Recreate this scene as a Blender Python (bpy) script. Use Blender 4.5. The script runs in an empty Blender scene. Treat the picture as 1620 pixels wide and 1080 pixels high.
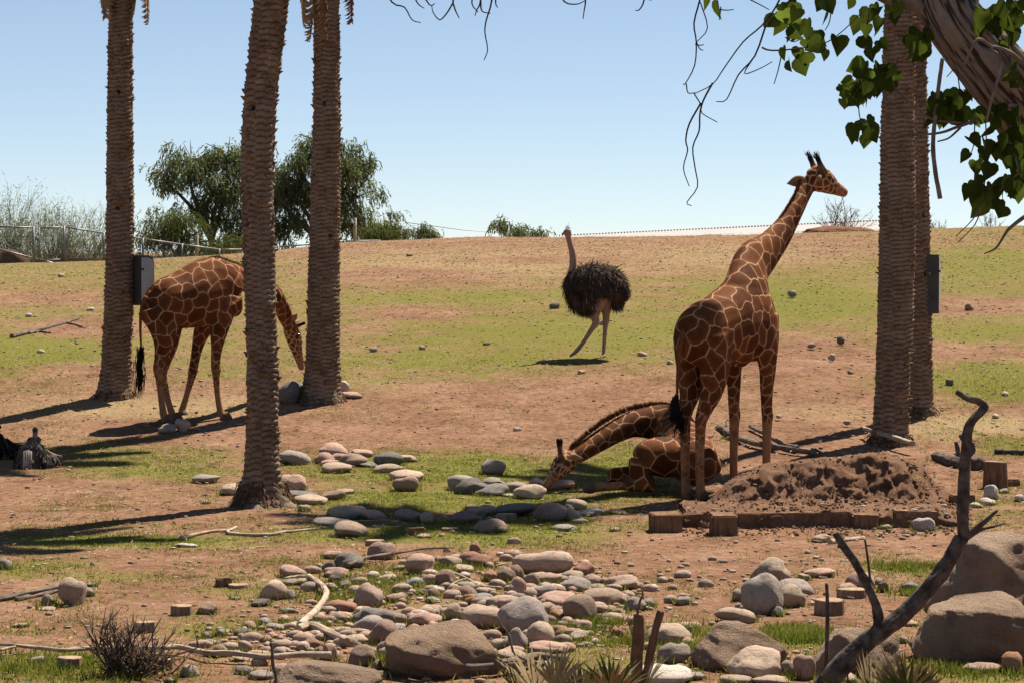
import bpy, bmesh, math, random
import numpy as np
from mathutils import Vector, Matrix

random.seed(7); RNG = np.random.default_rng(7)
S = bpy.context.scene
COL = S.collection

# ------------------------------------------------------------------ camera
F = 3960.0                      # focal length in photograph pixels (photo is 1620 wide)
CAMZ = 2.9
PITCH = math.radians(2.025)
cam = bpy.data.objects.new('camera', bpy.data.cameras.new('camera'))
COL.objects.link(cam)
cam.data.sensor_width = 36.0; cam.data.lens = 36.0 * F / 1620.0
cam.data.clip_start = 0.1; cam.data.clip_end = 6000
cam.location = (0, 0, CAMZ)
cam.rotation_euler = (math.radians(90) - PITCH, 0, 0)
S.camera = cam

# ------------------------------------------------------------------ light
SUN_EL = math.radians(60); SUN_DIR = Vector((0.60, 0.80, 0)).normalized()     # towards the sun
world = bpy.data.worlds.new('World'); S.world = world; world.use_nodes = True
wn = world.node_tree; wn.nodes.clear()
wo = wn.nodes.new('ShaderNodeOutputWorld'); wb = wn.nodes.new('ShaderNodeBackground')
sk = wn.nodes.new('ShaderNodeTexSky'); sk.sky_type = 'NISHITA'; sk.sun_disc = False
sk.sun_elevation = SUN_EL; sk.sun_rotation = math.atan2(SUN_DIR.x, SUN_DIR.y)
sk.altitude = 5200; sk.air_density = 1.0; sk.dust_density = 0.5; sk.ozone_density = 0.8
wb.inputs['Strength'].default_value = 0.077
gm = wn.nodes.new('ShaderNodeGamma'); gm.inputs[1].default_value = .78      # hazy desert air: flatter, paler sky
wn.links.new(sk.outputs[0], gm.inputs[0]); wn.links.new(gm.outputs[0], wb.inputs[0]); wn.links.new(wb.outputs[0], wo.inputs[0])
sun = bpy.data.objects.new('sun', bpy.data.lights.new('sun', 'SUN')); COL.objects.link(sun)
sun.data.energy = 5.0; sun.data.angle = math.radians(0.53); sun.data.color = (1.0, 0.92, 0.80)
sd = Vector((SUN_DIR.x * math.cos(SUN_EL), SUN_DIR.y * math.cos(SUN_EL), math.sin(SUN_EL)))
sun.rotation_euler = sd.to_track_quat('Z', 'Y').to_euler()
sun.location = sd * 60
S.view_settings.view_transform = 'Standard'; S.view_settings.look = 'None'
S.view_settings.exposure = 1.2; S.view_settings.gamma = 1.0

# ------------------------------------------------------------------ measuring helpers
CP, SP = math.cos(PITCH), math.sin(PITCH)
def ray(px, py):
    a, b = (px - 810) / F, (540 - py) / F
    return a, CP + b * SP, -SP + b * CP                # x, y(depth), z for unit forward
def U(px, py, d):
    a, fy, fz = ray(px, py); k = d / fy
    return np.array((a * k, d, CAMZ + fz * k))
def toPx(x, y, z):
    zz = z - CAMZ
    fwd = y * CP - zz * SP; up = y * SP + zz * CP
    fwd = np.maximum(fwd, 0.5)
    return 810 + F * x / fwd, 540 - F * up / fwd

_perm = np.random.default_rng(3).random((256, 256))
def vnoise(x, y):
    xi = np.floor(x).astype(int); yi = np.floor(y).astype(int)
    fx = x - xi; fy = y - yi
    fx = fx * fx * (3 - 2 * fx); fy = fy * fy * (3 - 2 * fy)
    a = _perm[xi & 255, yi & 255]; b = _perm[(xi + 1) & 255, yi & 255]
    c = _perm[xi & 255, (yi + 1) & 255]; d = _perm[(xi + 1) & 255, (yi + 1) & 255]
    return (a * (1 - fx) + b * fx) * (1 - fy) + (c * (1 - fx) + d * fx) * fy
def fbm(x, y, s, o=4, g=0.5):
    x = np.asarray(x, float) * s; y = np.asarray(y, float) * s
    t = 0; amp = 1; n = 0
    for i in range(o):
        t = t + amp * vnoise(x + i * 17.3, y + i * 9.7); n += amp; amp *= g; x = x * 2.03; y = y * 2.03
    return t / n
def sstep(a, b, x):
    t = np.clip((x - a) / (b - a), 0, 1); return t * t * (3 - 2 * t)

CR_U = np.array([-900, 0, 200, 400, 560, 760, 900, 1240, 1400, 1620, 2600])
CR_Y = np.array([424, 418, 412, 400, 383, 375, 376, 371, 365, 357, 350])
_gd = np.array([-100, 29, 32, 34, 36, 37.5, 40, 42.5, 44]); _gh = np.array([0, 0, .03, .09, .2, .35, .68, .97, 1.10])
GD = np.arange(-100, 44.01, .25); GH = np.interp(GD, _gd, _gh); GH = np.convolve(np.pad(GH, 5, mode='edge'), np.ones(11) / 11, 'valid')
def mound(x, y):
    u = 810 + F * x / np.maximum(y, 8)
    H = np.interp(u, [1095, 1120, 1155, 1210, 1300, 1400, 1460, 1505], [0, .06, .32, .50, .58, .63, .46, 0])
    w = 0.22 * (fbm(x, y, 1.1, 3) - .5) + 0.1 * np.sin(x * 1.9)
    fr = 27.55 + w
    ledge = 0.16 * sstep(26.40, 26.52, y) * sstep(1050, 1085, u) * (1 - sstep(1480, 1540, u))
    side = sstep(1250, 1400, u)
    back = 1 - 0.9 * sstep(28.3, 29.7, y) * (1 - side) - 0.95 * sstep(28.5, 31.6, y) * side
    up = sstep(0, .55, y - fr)
    return ledge * (1 - sstep(28.2, 29.3, y)) * (1 - up) + up * np.maximum(H * back, 0)
def gz(x, y, with_mound=True):
    x = np.asarray(x, float); y = np.asarray(y, float)
    u = 810 + F * x / np.maximum(y, 12)
    z1 = np.interp(y, GD, GH)
    ang = np.arctan((540 - np.interp(u, CR_U, CR_Y)) / F) - PITCH
    zc = CAMZ + 78 * np.tan(ang)
    t2 = np.clip((y - 44) / 34, 0, 1)
    z = z1 + (zc - GH[-1]) * t2 * (1.5 - .5 * t2)
    drop = np.clip(y - 79, 0, 16)
    z = z - np.maximum(zc - 1.6, 0) * sstep(79, 95, y)
    z = z + 0.10 * (fbm(x, y, .22, 3) - .5) * sstep(16, 22, y) * (1 - .6 * sstep(40, 60, y)) + 0.035 * (fbm(x + 40, y, 1.3, 3) - .5) + .10 * (fbm(x + 7, y, .35, 3) - .5) * sstep(42, 50, y) * (1 - sstep(70, 78, y))
    z = z - 0.02 * np.clip(15 - y, 0, 40)
    if with_mound: z = z + mound(x, y)
    return z
def G(px, py):
    """ground point seen at a photograph pixel"""
    a, fy, fz = ray(px, py)
    if fz >= -1e-4: return None
    ds = np.arange(14, 82, .05)
    xs = a / fy * ds; zs = CAMZ + fz / fy * ds
    below = zs <= gz(xs, ds)
    i = int(np.argmax(below)) if below.any() else len(ds) - 1
    return np.array((xs[i], ds[i], float(gz(xs[i], ds[i]))))

# ------------------------------------------------------------------ object helpers
def tag(o, label=None, cat=None, group=None, kind=None):
    if label: o['label'] = label
    if cat: o['category'] = cat
    if group: o['group'] = group
    if kind: o['kind'] = kind
    return o
def empty(name, loc=(0, 0, 0)):
    o = bpy.data.objects.new(name, None); COL.objects.link(o); o.location = loc; o.empty_display_size = .1
    return o
def link(name, me, parent=None, loc=None):
    o = bpy.data.objects.new(name, me); COL.objects.link(o)
    if parent is not None: o.parent = parent
    if loc is not None: o.location = loc
    return o
def mesh(name, v, f, mat=None, smooth=True):
    me = bpy.data.meshes.new(name)
    v = np.asarray(v, np.float32)
    if isinstance(f, np.ndarray):
        n, k = f.shape
        me.vertices.add(len(v)); me.vertices.foreach_set('co', v.ravel())
        me.loops.add(n * k); me.loops.foreach_set('vertex_index', f.astype(np.int32).ravel())
        me.polygons.add(n); me.polygons.foreach_set('loop_start', np.arange(0, n * k, k, dtype=np.int32))
        me.polygons.foreach_set('loop_total', np.full(n, k, np.int32))
        me.update(calc_edges=True)
    else:
        me.from_pydata([tuple(map(float, p)) for p in v], [], f); me.update()
    if smooth: me.polygons.foreach_set('use_smooth', np.ones(len(me.polygons), bool))
    if mat: me.materials.append(mat)
    return me
class MB:
    """collects shapes of ONE part"""
    def __init__(s): s.v = []; s.f = []; s.n = 0
    def add(s, v, f):
        v = np.asarray(v, float)
        s.v.append(v); s.f += [tuple(i + s.n for i in q) for q in f]; s.n += len(v); return s
    def build(s, name, mat, parent=None, origin=None, smooth=True):
        v = np.concatenate(s.v)
        if parent is not None and origin is None: origin = np.array(parent.matrix_basis.translation)
        if origin is not None: v = v - np.asarray(origin)
        o = link(name, mesh(name, v, s.f, mat, smooth), parent)
        if parent is None and origin is not None: o.location = origin
        return o
def cr(P, sub):
    """Catmull-Rom resample of rows"""
    P = np.asarray(P, float)
    if len(P) < 2: return P
    E = np.vstack([2 * P[0] - P[1], P, 2 * P[-1] - P[-2]]); out = []
    for i in range(1, len(E) - 2):
        p0, p1, p2, p3 = E[i - 1:i + 3]
        for k in range(sub):
            t = k / sub
            out.append(.5 * (2 * p1 + (p2 - p0) * t + (2 * p0 - 5 * p1 + 4 * p2 - p3) * t * t + (3 * p1 - p0 - 3 * p2 + p3) * t ** 3))
    out.append(P[-1]); return np.array(out)
def tube(P, ra, rb=None, seg=10, lat=None, sub=1, jitter=None):
    """closed tube along P; ra across `lat`, rb along the other axis"""
    P = np.asarray(P, float); ra = np.broadcast_to(np.asarray(ra, float), (len(P),))
    rb = ra if rb is None else np.broadcast_to(np.asarray(rb, float), (len(P),))
    if sub > 1:
        R = cr(np.column_stack([P, ra, rb]), sub); P = R[:, :3]; ra = np.maximum(R[:, 3], .0005); rb = np.maximum(R[:, 4], .0005)
    T = np.gradient(P, axis=0); T /= np.linalg.norm(T, axis=1)[:, None] + 1e-9
    if lat is None:
        lat = np.array((0, 0, 1.)) if abs(T[0][2]) < .8 else np.array((1., 0, 0))
        n = lat - lat.dot(T[0]) * T[0]; N1 = []
        for t in T:
            n = n - n.dot(t) * t; n /= np.linalg.norm(n) + 1e-9; N1.append(n.copy())
        N1 = np.array(N1)
    else:
        lat = np.asarray(lat, float); N1 = lat[None] - (T @ lat)[:, None] * T
        N1 /= np.linalg.norm(N1, axis=1)[:, None] + 1e-9
    N2 = np.cross(T, N1)
    a = np.arange(seg) * 2 * math.pi / seg
    ring = P[:, None] + ra[:, None, None] * np.cos(a)[None, :, None] * N1[:, None] + rb[:, None, None] * np.sin(a)[None, :, None] * N2[:, None]
    if jitter: ring = ring + RNG.normal(0, 1, ring.shape) * (jitter * ra)[:, None, None]
    n = len(P); v = np.vstack([ring.reshape(-1, 3), P[:1], P[-1:]])
    f = []
    for i in range(n - 1):
        for j in range(seg):
            k = (j + 1) % seg
            f.append((i * seg + j, i * seg + k, (i + 1) * seg + k, (i + 1) * seg + j))
    for j in range(seg):
        k = (j + 1) % seg
        f.append((n * seg, k, j)); f.append((n * seg + 1, (n - 1) * seg + j, (n - 1) * seg + k))
    return v, f
def boxv(c, s, rz=0, rx=0):
    c = np.asarray(c, float); s = np.asarray(s, float) / 2
    v = np.array([(x, y, z) for x in (-1, 1) for y in (-1, 1) for z in (-1, 1)], float) * s
    M = np.array(Matrix.Rotation(rz, 3, 'Z') @ Matrix.Rotation(rx, 3, 'X'))
    return v @ M.T + c, [(0, 1, 3, 2), (4, 6, 7, 5), (0, 4, 5, 1), (2, 3, 7, 6), (0, 2, 6, 4), (1, 5, 7, 3)]

# ------------------------------------------------------------------ materials
def ridge_tube(P, R, seg=40, step=.03, depth=.12, along=2.2, around=5., seed=0, oval=1.):
    """tube with furrowed, lumpy bark as real relief"""
    P = np.asarray(P, float); R = np.asarray(R, float); L = np.linalg.norm(np.diff(P, axis=0), axis=1).sum()
    Q = cr(np.column_stack([P, R]), max(3, int(L / step / (len(P) - 1)))); P, R = Q[:, :3], np.maximum(Q[:, 3], .001)
    T = np.gradient(P, axis=0); T /= np.linalg.norm(T, axis=1)[:, None] + 1e-9
    n = np.array((0, 1., .2)); N1 = []
    for t in T: n = n - n.dot(t) * t; n /= np.linalg.norm(n) + 1e-9; N1.append(n.copy())
    N1 = np.array(N1); N2 = np.cross(T, N1); a = np.arange(seg) * 2 * math.pi / seg
    s = np.concatenate([[0], np.cumsum(np.linalg.norm(np.diff(P, axis=0), axis=1))])
    Sg, A = np.meshgrid(s, a, indexing='ij'); ca, sa = np.cos(A), np.sin(A)
    q = around
    def nz(f, g, o): return fbm(A * f + seed + .5 * np.sin(Sg * 3), Sg * g + o, 1, 3, .5)
    fur = np.clip(np.abs(nz(q, along, 1) - .5) * 5.5, 0, 1); lump = nz(1.1, along * .35, 9) - .5
    rr = R[:, None] * (1 + depth * (fur - .8) + depth * 1.6 * lump + depth * .4 * (nz(q * 2.5, along * 3, 4) - .5))
    ring = P[:, None] + (rr * ca)[..., None] * N1[:, None] + (rr * sa)[..., None] * N2[:, None] * oval
    global LAST_FUR; LAST_FUR = np.append(fur.ravel(), [1, 1])
    n = len(P); v = np.vstack([ring.reshape(-1, 3), P[:1], P[-1:]]); f = []
    for i in range(n - 1):
        for j in range(seg): k = (j + 1) % seg; f.append((i * seg + j, i * seg + k, (i + 1) * seg + k, (i + 1) * seg + j))
    for j in range(seg): k = (j + 1) % seg; f.append((n * seg, k, j)); f.append((n * seg + 1, (n - 1) * seg + j, (n - 1) * seg + k))
    return v, f
ALB = .66           # the photograph is exposed bright: base colours are scaled to real-world values
class NT:
    def __init__(s, name):
        s.m = bpy.data.materials.new(name); s.m.use_nodes = True; s.t = s.m.node_tree; s.t.nodes.clear()
        s.out = s.n('ShaderNodeOutputMaterial'); s.b = s.n('ShaderNodeBsdfPrincipled')
        s.l(s.b.outputs[0], s.out.inputs[0]); s.b.inputs['Roughness'].default_value = .9
        s.b.inputs['Specular IOR Level'].default_value = .03
        s.geo = s.n('ShaderNodeNewGeometry'); s.tc = s.n('ShaderNodeTexCoord')
    def n(s, t): return s.t.nodes.new(t)
    def l(s, a, b): s.t.links.new(a, b)
    def put(s, sock, v):
        if hasattr(v, 'is_output'): s.l(v, sock)
        elif v is not None: sock.default_value = v
    def noise(s, scale, detail=4, rough=.55, vec=None, dist=0):
        n = s.n('ShaderNodeTexNoise'); n.inputs['Scale'].default_value = scale; n.inputs['Detail'].default_value = detail
        n.inputs['Roughness'].default_value = rough; n.inputs['Distortion'].default_value = dist
        s.l(vec if vec is not None else s.tc.outputs['Object'], n.inputs['Vector']); return n.outputs[0]
    def vor(s, scale, feat='F1', vec=None):
        n = s.n('ShaderNodeTexVoronoi'); n.feature = feat; n.inputs['Scale'].default_value = scale
        s.l(vec if vec is not None else s.tc.outputs['Object'], n.inputs['Vector']); return n
    def math(s, op, a, b=None, c=None, clamp=False):
        n = s.n('ShaderNodeMath'); n.operation = op; n.use_clamp = clamp
        for i, v in enumerate((a, b, c)):
            if v is not None: s.put(n.inputs[i], v)
        return n.outputs[0]
    def mr(s, v, a, b, lo=0., hi=1., smooth=True):
        n = s.n('ShaderNodeMapRange'); n.interpolation_type = 'SMOOTHSTEP' if smooth else 'LINEAR'
        s.put(n.inputs[0], v); n.inputs[1].default_value = a; n.inputs[2].default_value = b
        n.inputs[3].default_value = lo; n.inputs[4].default_value = hi; return n.outputs[0]
    def mix(s, f, a, b, mode='MIX'):
        n = s.n('ShaderNodeMix'); n.data_type = 'RGBA'; n.blend_type = mode
        s.put(n.inputs[0], f)
        for sock, v in ((n.inputs[6], a), (n.inputs[7], b)):
            if isinstance(v, tuple) and len(v) == 3: v = v + (1,)
            s.put(sock, v)
        return n.outputs[2]
    def ramp(s, f, stops):
        n = s.n('ShaderNodeValToRGB'); s.put(n.inputs[0], f); e = n.color_ramp.elements
        while len(e) < len(stops): e.new(.5)
        for el, (p, c) in zip(e, stops): el.position = p; el.color = tuple(c) + (1,)
        return n.outputs[0]
    def attr(s, name, col=False):
        n = s.n('ShaderNodeAttribute'); n.attribute_name = name; return n.outputs[0] if col else n.outputs[2]
    def bump(s, h, strength=.5, dist=.02):
        n = s.n('ShaderNodeBump'); n.inputs['Strength'].default_value = strength; n.inputs['Distance'].default_value = dist
        s.l(h, n.inputs['Height']); s.l(n.outputs[0], s.b.inputs['Normal'])
    def col(s, c, rough=None, spec=None):
        if isinstance(c, tuple): c = tuple(q * ALB for q in c) + (1,)
        else: c = s.mix(1., c, (ALB, ALB, ALB), 'MULTIPLY')
        s.put(s.b.inputs['Base Color'], c)
        if rough is not None: s.b.inputs['Roughness'].default_value = rough
        if spec is not None: s.b.inputs['Specular IOR Level'].default_value = spec if spec > .3 else spec * .15
        return s.m
def simple(name, c1, c2=None, scale=12, rough=.85, bump=.3, dist=.01, spec=.2, stretch=None):
    m = NT(name); vec = None
    if stretch:
        mp = m.n('ShaderNodeMapping'); mp.inputs['Scale'].default_value = stretch; m.l(m.tc.outputs['Object'], mp.inputs['Vector']); vec = mp.outputs[0]
    n = m.noise(scale, 6, .6, vec)
    c = m.mix(m.mr(n, .3, .7), c1, c2 or tuple(x * .6 for x in c1))
    if bump: m.bump(n, bump, dist)
    return m.col(c, rough, spec)
# ------------------------------------------------------------------ ground
SPL = [(810,388,900,20,.03,.42),(760,420,260,22,.2,.75),(900,412,220,7,.1,.3),(700,452,210,6,.35,.35),(560,520,120,8,.3,.3),(1180,440,200,6,.5,.4),(1010,430,140,5,.2,.4),(640,435,150,12,.05,.25),(1150,405,150,20,.15,.65),(90,430,120,10,.6,.5),
 (80,470,110,14,.12,.2),(100,455,120,8,.5,.3),(60,552,110,24,.95,.1),(130,520,90,16,.05,.1),(150,592,120,16,.08,.2),(30,600,80,10,.4,.3),
 (700,470,220,16,.72,.4),(600,455,120,5,.35,.3),(820,488,110,5,.45,.3),(900,530,260,35,.82,.2),(650,495,90,12,.12,.2),(1250,480,160,38,.88,.2),(1270,570,170,45,.1,.15),
 (1180,535,100,10,.4,.2),(1120,505,120,6,.6,.2),(760,508,120,6,.5,.2),(560,545,90,6,.4,.2),(1550,420,120,40,.75,.35),(1560,485,120,13,.1,.2),(1560,525,100,12,.85,.2),(1540,560,120,14,.08,.1),
 (1570,608,110,32,.95,.2),(1540,675,140,24,.1,.95),(1300,655,140,22,.08,.6),(640,578,140,18,.65,.3),(800,562,200,20,.7,.2),
 (980,612,160,30,.08,.15),(700,640,500,40,.06,.25),(250,645,250,22,.05,.75),(820,680,500,22,.04,.12),(580,605,80,20,.45,.5),
 (200,722,220,24,.6,.4),(60,768,150,15,.04,.2),(200,787,150,9,.25,.2),(250,748,140,14,.72,.3),(700,742,260,32,.88,.2),
 (1000,740,70,45,.85,.2),(700,792,300,22,.85,.1),(560,845,180,14,.8,.1),(830,842,220,27,.92,.1),(330,810,120,16,.08,.15),
 (150,832,200,10,.25,.1),(200,857,260,13,.85,.1),(120,902,150,20,.8,.1),(330,892,220,22,.07,.1),(120,942,150,15,.25,.1),
 (330,932,120,20,.35,.1),(200,992,200,30,.25,.1),(350,992,120,22,.65,.1),(100,1055,140,28,.75,.1),(650,930,300,42,.5,.1),
 (500,1000,120,30,.12,.1),(880,1012,100,20,.65,.05),(1200,862,280,32,.04,.1),(1050,920,140,42,.08,.05),(1200,960,150,32,.08,.05),
 (1340,985,60,30,.03,.05),(1270,1012,60,16,.9,0),(1430,900,80,20,.5,0),(1150,1012,80,30,.45,0),(1590,805,60,40,.45,.2),
 (1590,705,60,20,.75,.2),(1550,1062,120,22,.8,0),(950,1045,120,22,.6,0),(1300,765,190,45,.0,.05)]
def cover(x, y):
    z = gz(x, y, False); px, py = toPx(x, y, z)
    w = 1 - sstep(590, 640, py)
    g = .1 + .42 * w; s = .2 + .2 * w
    for (cx, cy, rx, ry, gg, ss) in SPL:
        k = np.exp(-(((px - cx) / rx) ** 2 + ((py - cy) / ry) ** 2) ** 1.5) * .92
        g = g + (gg - g) * k; s = s + (ss - s) * k
    return g, s

def soil_nodes(m):
    a = m.noise(1.1, 5, .6); b = m.noise(9, 6, .65); c = m.noise(70, 4, .7)
    t = m.math('ADD', m.math('MULTIPLY', a, .40), m.math('ADD', m.math('MULTIPLY_ADD', b, .55, -.08), m.math('MULTIPLY_ADD', c, .55, -.17)))
    return m.ramp(t, [(.34, (.125, .064, .036)), (.47, (.26, .14, .083)), (.56, (.35, .20, .125)), (.72, (.50, .325, .22))]), b, c
def ground_mat():
    m = NT('ground_soil_and_turf')
    soil, b, c = soil_nodes(m)
    cov = m.n('ShaderNodeAttribute'); cov.attribute_name = 'cover'
    sep = m.n('ShaderNodeSeparateColor'); m.l(cov.outputs[0], sep.inputs[0])
    n1 = m.noise(1.6, 6, .65); n2 = m.noise(14, 5, .7); n3 = m.noise(55, 3, .6)
    k = m.math('ADD', sep.outputs[0], m.math('ADD', m.math('MULTIPLY_ADD', n1, 1.3, -.65), m.math('ADD', m.math('MULTIPLY_ADD', n2, 1.0, -.5), m.math('MULTIPLY_ADD', n3, .7, -.35))))
    g = m.mr(k, .22, .80)
    k2 = m.math('ADD', sep.outputs[1], m.math('ADD', m.math('MULTIPLY_ADD', n2, -1.1, .55), m.math('MULTIPLY_ADD', n3, 1.1, -.55)))
    st = m.mr(k2, .35, .75)
    straw = m.mix(n3, (.30, .205, .095), (.52, .40, .22))
    turf = m.ramp(m.math('ADD', m.math('MULTIPLY', n2, .5), m.math('MULTIPLY', n3, .5)), [(.3, (.07, .085, .014)), (.5, (.18, .19, .034)), (.7, (.34, .315, .085))])
    far = m.mr(m.noise(.35, 3, .5), .35, .65)
    turf = m.mix(m.math('MULTIPLY', far, .4), turf, (.23, .20, .055))
    c1 = m.mix(m.math('MULTIPLY', st, .8), soil, straw)
    col = m.mix(m.math('MULTIPLY', g, .9), c1, turf)
    h = m.math('ADD', m.math('MULTIPLY', b, .5), m.math('ADD', m.math('MULTIPLY', c, .35), m.math('MULTIPLY', n3, .4)))
    m.bump(h, .9, .05)
    return m.col(col, .95, .1)
GROUND = ground_mat()

def make_ground():
    rows = np.concatenate([np.linspace(-60, 10, 12, endpoint=False), np.arange(10, 15.5, .25), np.arange(15.5, 40, .06), np.arange(40, 84, .16), np.geomspace(84, 4000, 40)])
    cols = np.concatenate([-np.geomspace(6, .32, 14), np.linspace(-.30, .30, 460), np.geomspace(.32, 6, 14)])
    D, Uc = np.meshgrid(rows, cols, indexing='ij')
    X = Uc * np.maximum(D, 12)
    Z = gz(X, D, True) - .04 * (mound(X, D) > .02)
    soilk = .018 * (fbm(X, D, 6, 3) - .5) * (D < 45)
    v = np.column_stack([X.ravel(), D.ravel(), (Z + soilk).ravel()])
    n, k = D.shape
    i = np.arange(n - 1)[:, None] * k + np.arange(k - 1)[None]
    f = np.stack([i, i + 1, i + k + 1, i + k], -1).reshape(-1, 4)
    me = mesh('ground', v, f, GROUND)
    g, s = cover(X.ravel(), D.ravel())
    a = me.color_attributes.new('cover', 'FLOAT_COLOR', 'POINT')
    a.data.foreach_set('color', np.column_stack([g, s, 0 * g, 0 * g + 1]).astype(np.float32).ravel())
    tag(link('ground', me), 'reddish bare earth and patchy grass slope rising to a low crest', 'ground', kind='structure')
make_ground()

def make_mound():
    m = NT('mound_soil'); soil, b, c = soil_nodes(m)
    m.bump(m.math('ADD', b, c), 1.0, .04); mm = m.col(m.mix(.35, soil, (.40, .235, .155)), .95, .1)
    xs = np.arange(1.85, 5.6, .022); ys = np.arange(26.3, 31.4, .022)
    Y, X = np.meshgrid(ys, xs, indexing='ij')
    H = mound(X, Y)
    face = np.clip(np.gradient(H, .022, axis=0) / 1.2, 0, 1)
    cl = (fbm(X, Y, 2.3, 5, .68) - .5) * .26 + face * (fbm(X * 2.2, Y * .7, 3, 4, .6) - .5) * .20 + (fbm(X, Y + 5, 19, 3, .6) - .5) * .045
    Z = gz(X, Y) + cl * sstep(.06, .22, H) * (.45 + .9 * face) + (fbm(X, Y, 26, 2) - .5) * .03 - .05 * (1 - sstep(.0, .05, H))
    Yd = Y + face * (fbm(X, Z * 3, 6, 3) - .5) * .22
    Xd = X + face * (fbm(X + 3, Z * 3 + 7, 6, 3) - .5) * .12
    n, k = X.shape; i = np.arange(n - 1)[:, None] * k + np.arange(k - 1)[None]
    f = np.stack([i, i + 1, i + k + 1, i + k], -1).reshape(-1, 4)
    v = np.column_stack([Xd.ravel(), Yd.ravel(), Z.ravel()])
    keep = (H.ravel() > .012)[f].all(1); f = f[keep]
    used = np.unique(f); re = -np.ones(len(v), int); re[used] = np.arange(len(used))
    o = link('dirt_mound', mesh('dirt_mound', v[used], re[f], mm, True))
    tag(o, 'crumbling mound of red earth with an eroded face behind landscape timbers', 'mound', kind='structure')
    # clods of earth lying on and below the mound
    mb = []; fc = []; n = 0
    base, bf = ico(1)
    for _ in range(1500):
        u = RNG.uniform(1080, 1540); d = RNG.uniform(25.7, 28.9)
        x = (u - 810) / F * d; r = RNG.uniform(.008, .03) * RNG.uniform(.5, 1)
        p = base * r * RNG.uniform(.6, 1.2, (1, 3)) * (1 + .3 * RNG.normal(0, 1, (len(base), 1))) + np.array((x, d, gz(x, d) + r * .3))
        mb.append(p); fc.append(bf + n); n += len(p)
    tag(link('earth_clods', mesh('earth_clods', np.concatenate(mb), np.concatenate(fc), mm)), 'loose red earth clods strewn over the mound and its foot', 'earth', kind='stuff')
def ico(s):
    bm = bmesh.new(); bmesh.ops.create_icosphere(bm, subdivisions=s, radius=1)
    bm.verts.ensure_lookup_table()
    v = np.array([p.co[:] for p in bm.verts]); f = np.array([[q.index for q in fa.verts] for fa in bm.faces]); bm.free()
    return v, f
make_mound()

# ------------------------------------------------------------------ grass blades, straw litter, pebbles
def blades(pts, h, w, lean=.5):
    n = len(pts); a = RNG.uniform(0, 2 * math.pi, n); hh = h * RNG.uniform(.5, 1.3, n); ww = w * RNG.uniform(.6, 1.4, n)
    dx, dy = np.cos(a), np.sin(a); l = RNG.normal(0, lean, (n, 2)) * hh[:, None]
    p0 = pts + np.column_stack([dx * ww, dy * ww, 0 * a - .004]); p1 = pts - np.column_stack([dx * ww, dy * ww, 0 * a + .004])
    p2 = pts + np.column_stack([l[:, 0], l[:, 1], hh])
    v = np.stack([p0, p1, p2], 1).reshape(-1, 3); return v, np.arange(3 * n).reshape(-1, 3)
def scatter(n, d0, d1, u0=-60, u1=1680):
    d = np.sqrt(RNG.uniform(d0 * d0, d1 * d1, n)); u = RNG.uniform(u0, u1, n)
    return (u - 810) / F * d, d
m = NT('grass_blade'); nn = m.noise(2.2, 4, .6); n4 = m.noise(40, 2, .5)
gcol = m.ramp(m.math('ADD', m.math('MULTIPLY', nn, .6), m.math('MULTIPLY', n4, .4)), [(.3, (.095, .125, .018)), (.5, (.19, .215, .034)), (.66, (.37, .345, .095))])
m.col(gcol, .7, .15); tl = m.n('ShaderNodeBsdfTranslucent'); m.l(m.mix(1., gcol, (.8, .8, .7), 'MULTIPLY'), tl.inputs[0]); mx = m.n('ShaderNodeMixShader'); mx.inputs[0].default_value = .4
m.l(m.b.outputs[0], mx.inputs[1]); m.l(tl.outputs[0], mx.inputs[2]); m.l(mx.outputs[0], m.out.inputs[0]); GRASS = m.m
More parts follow.
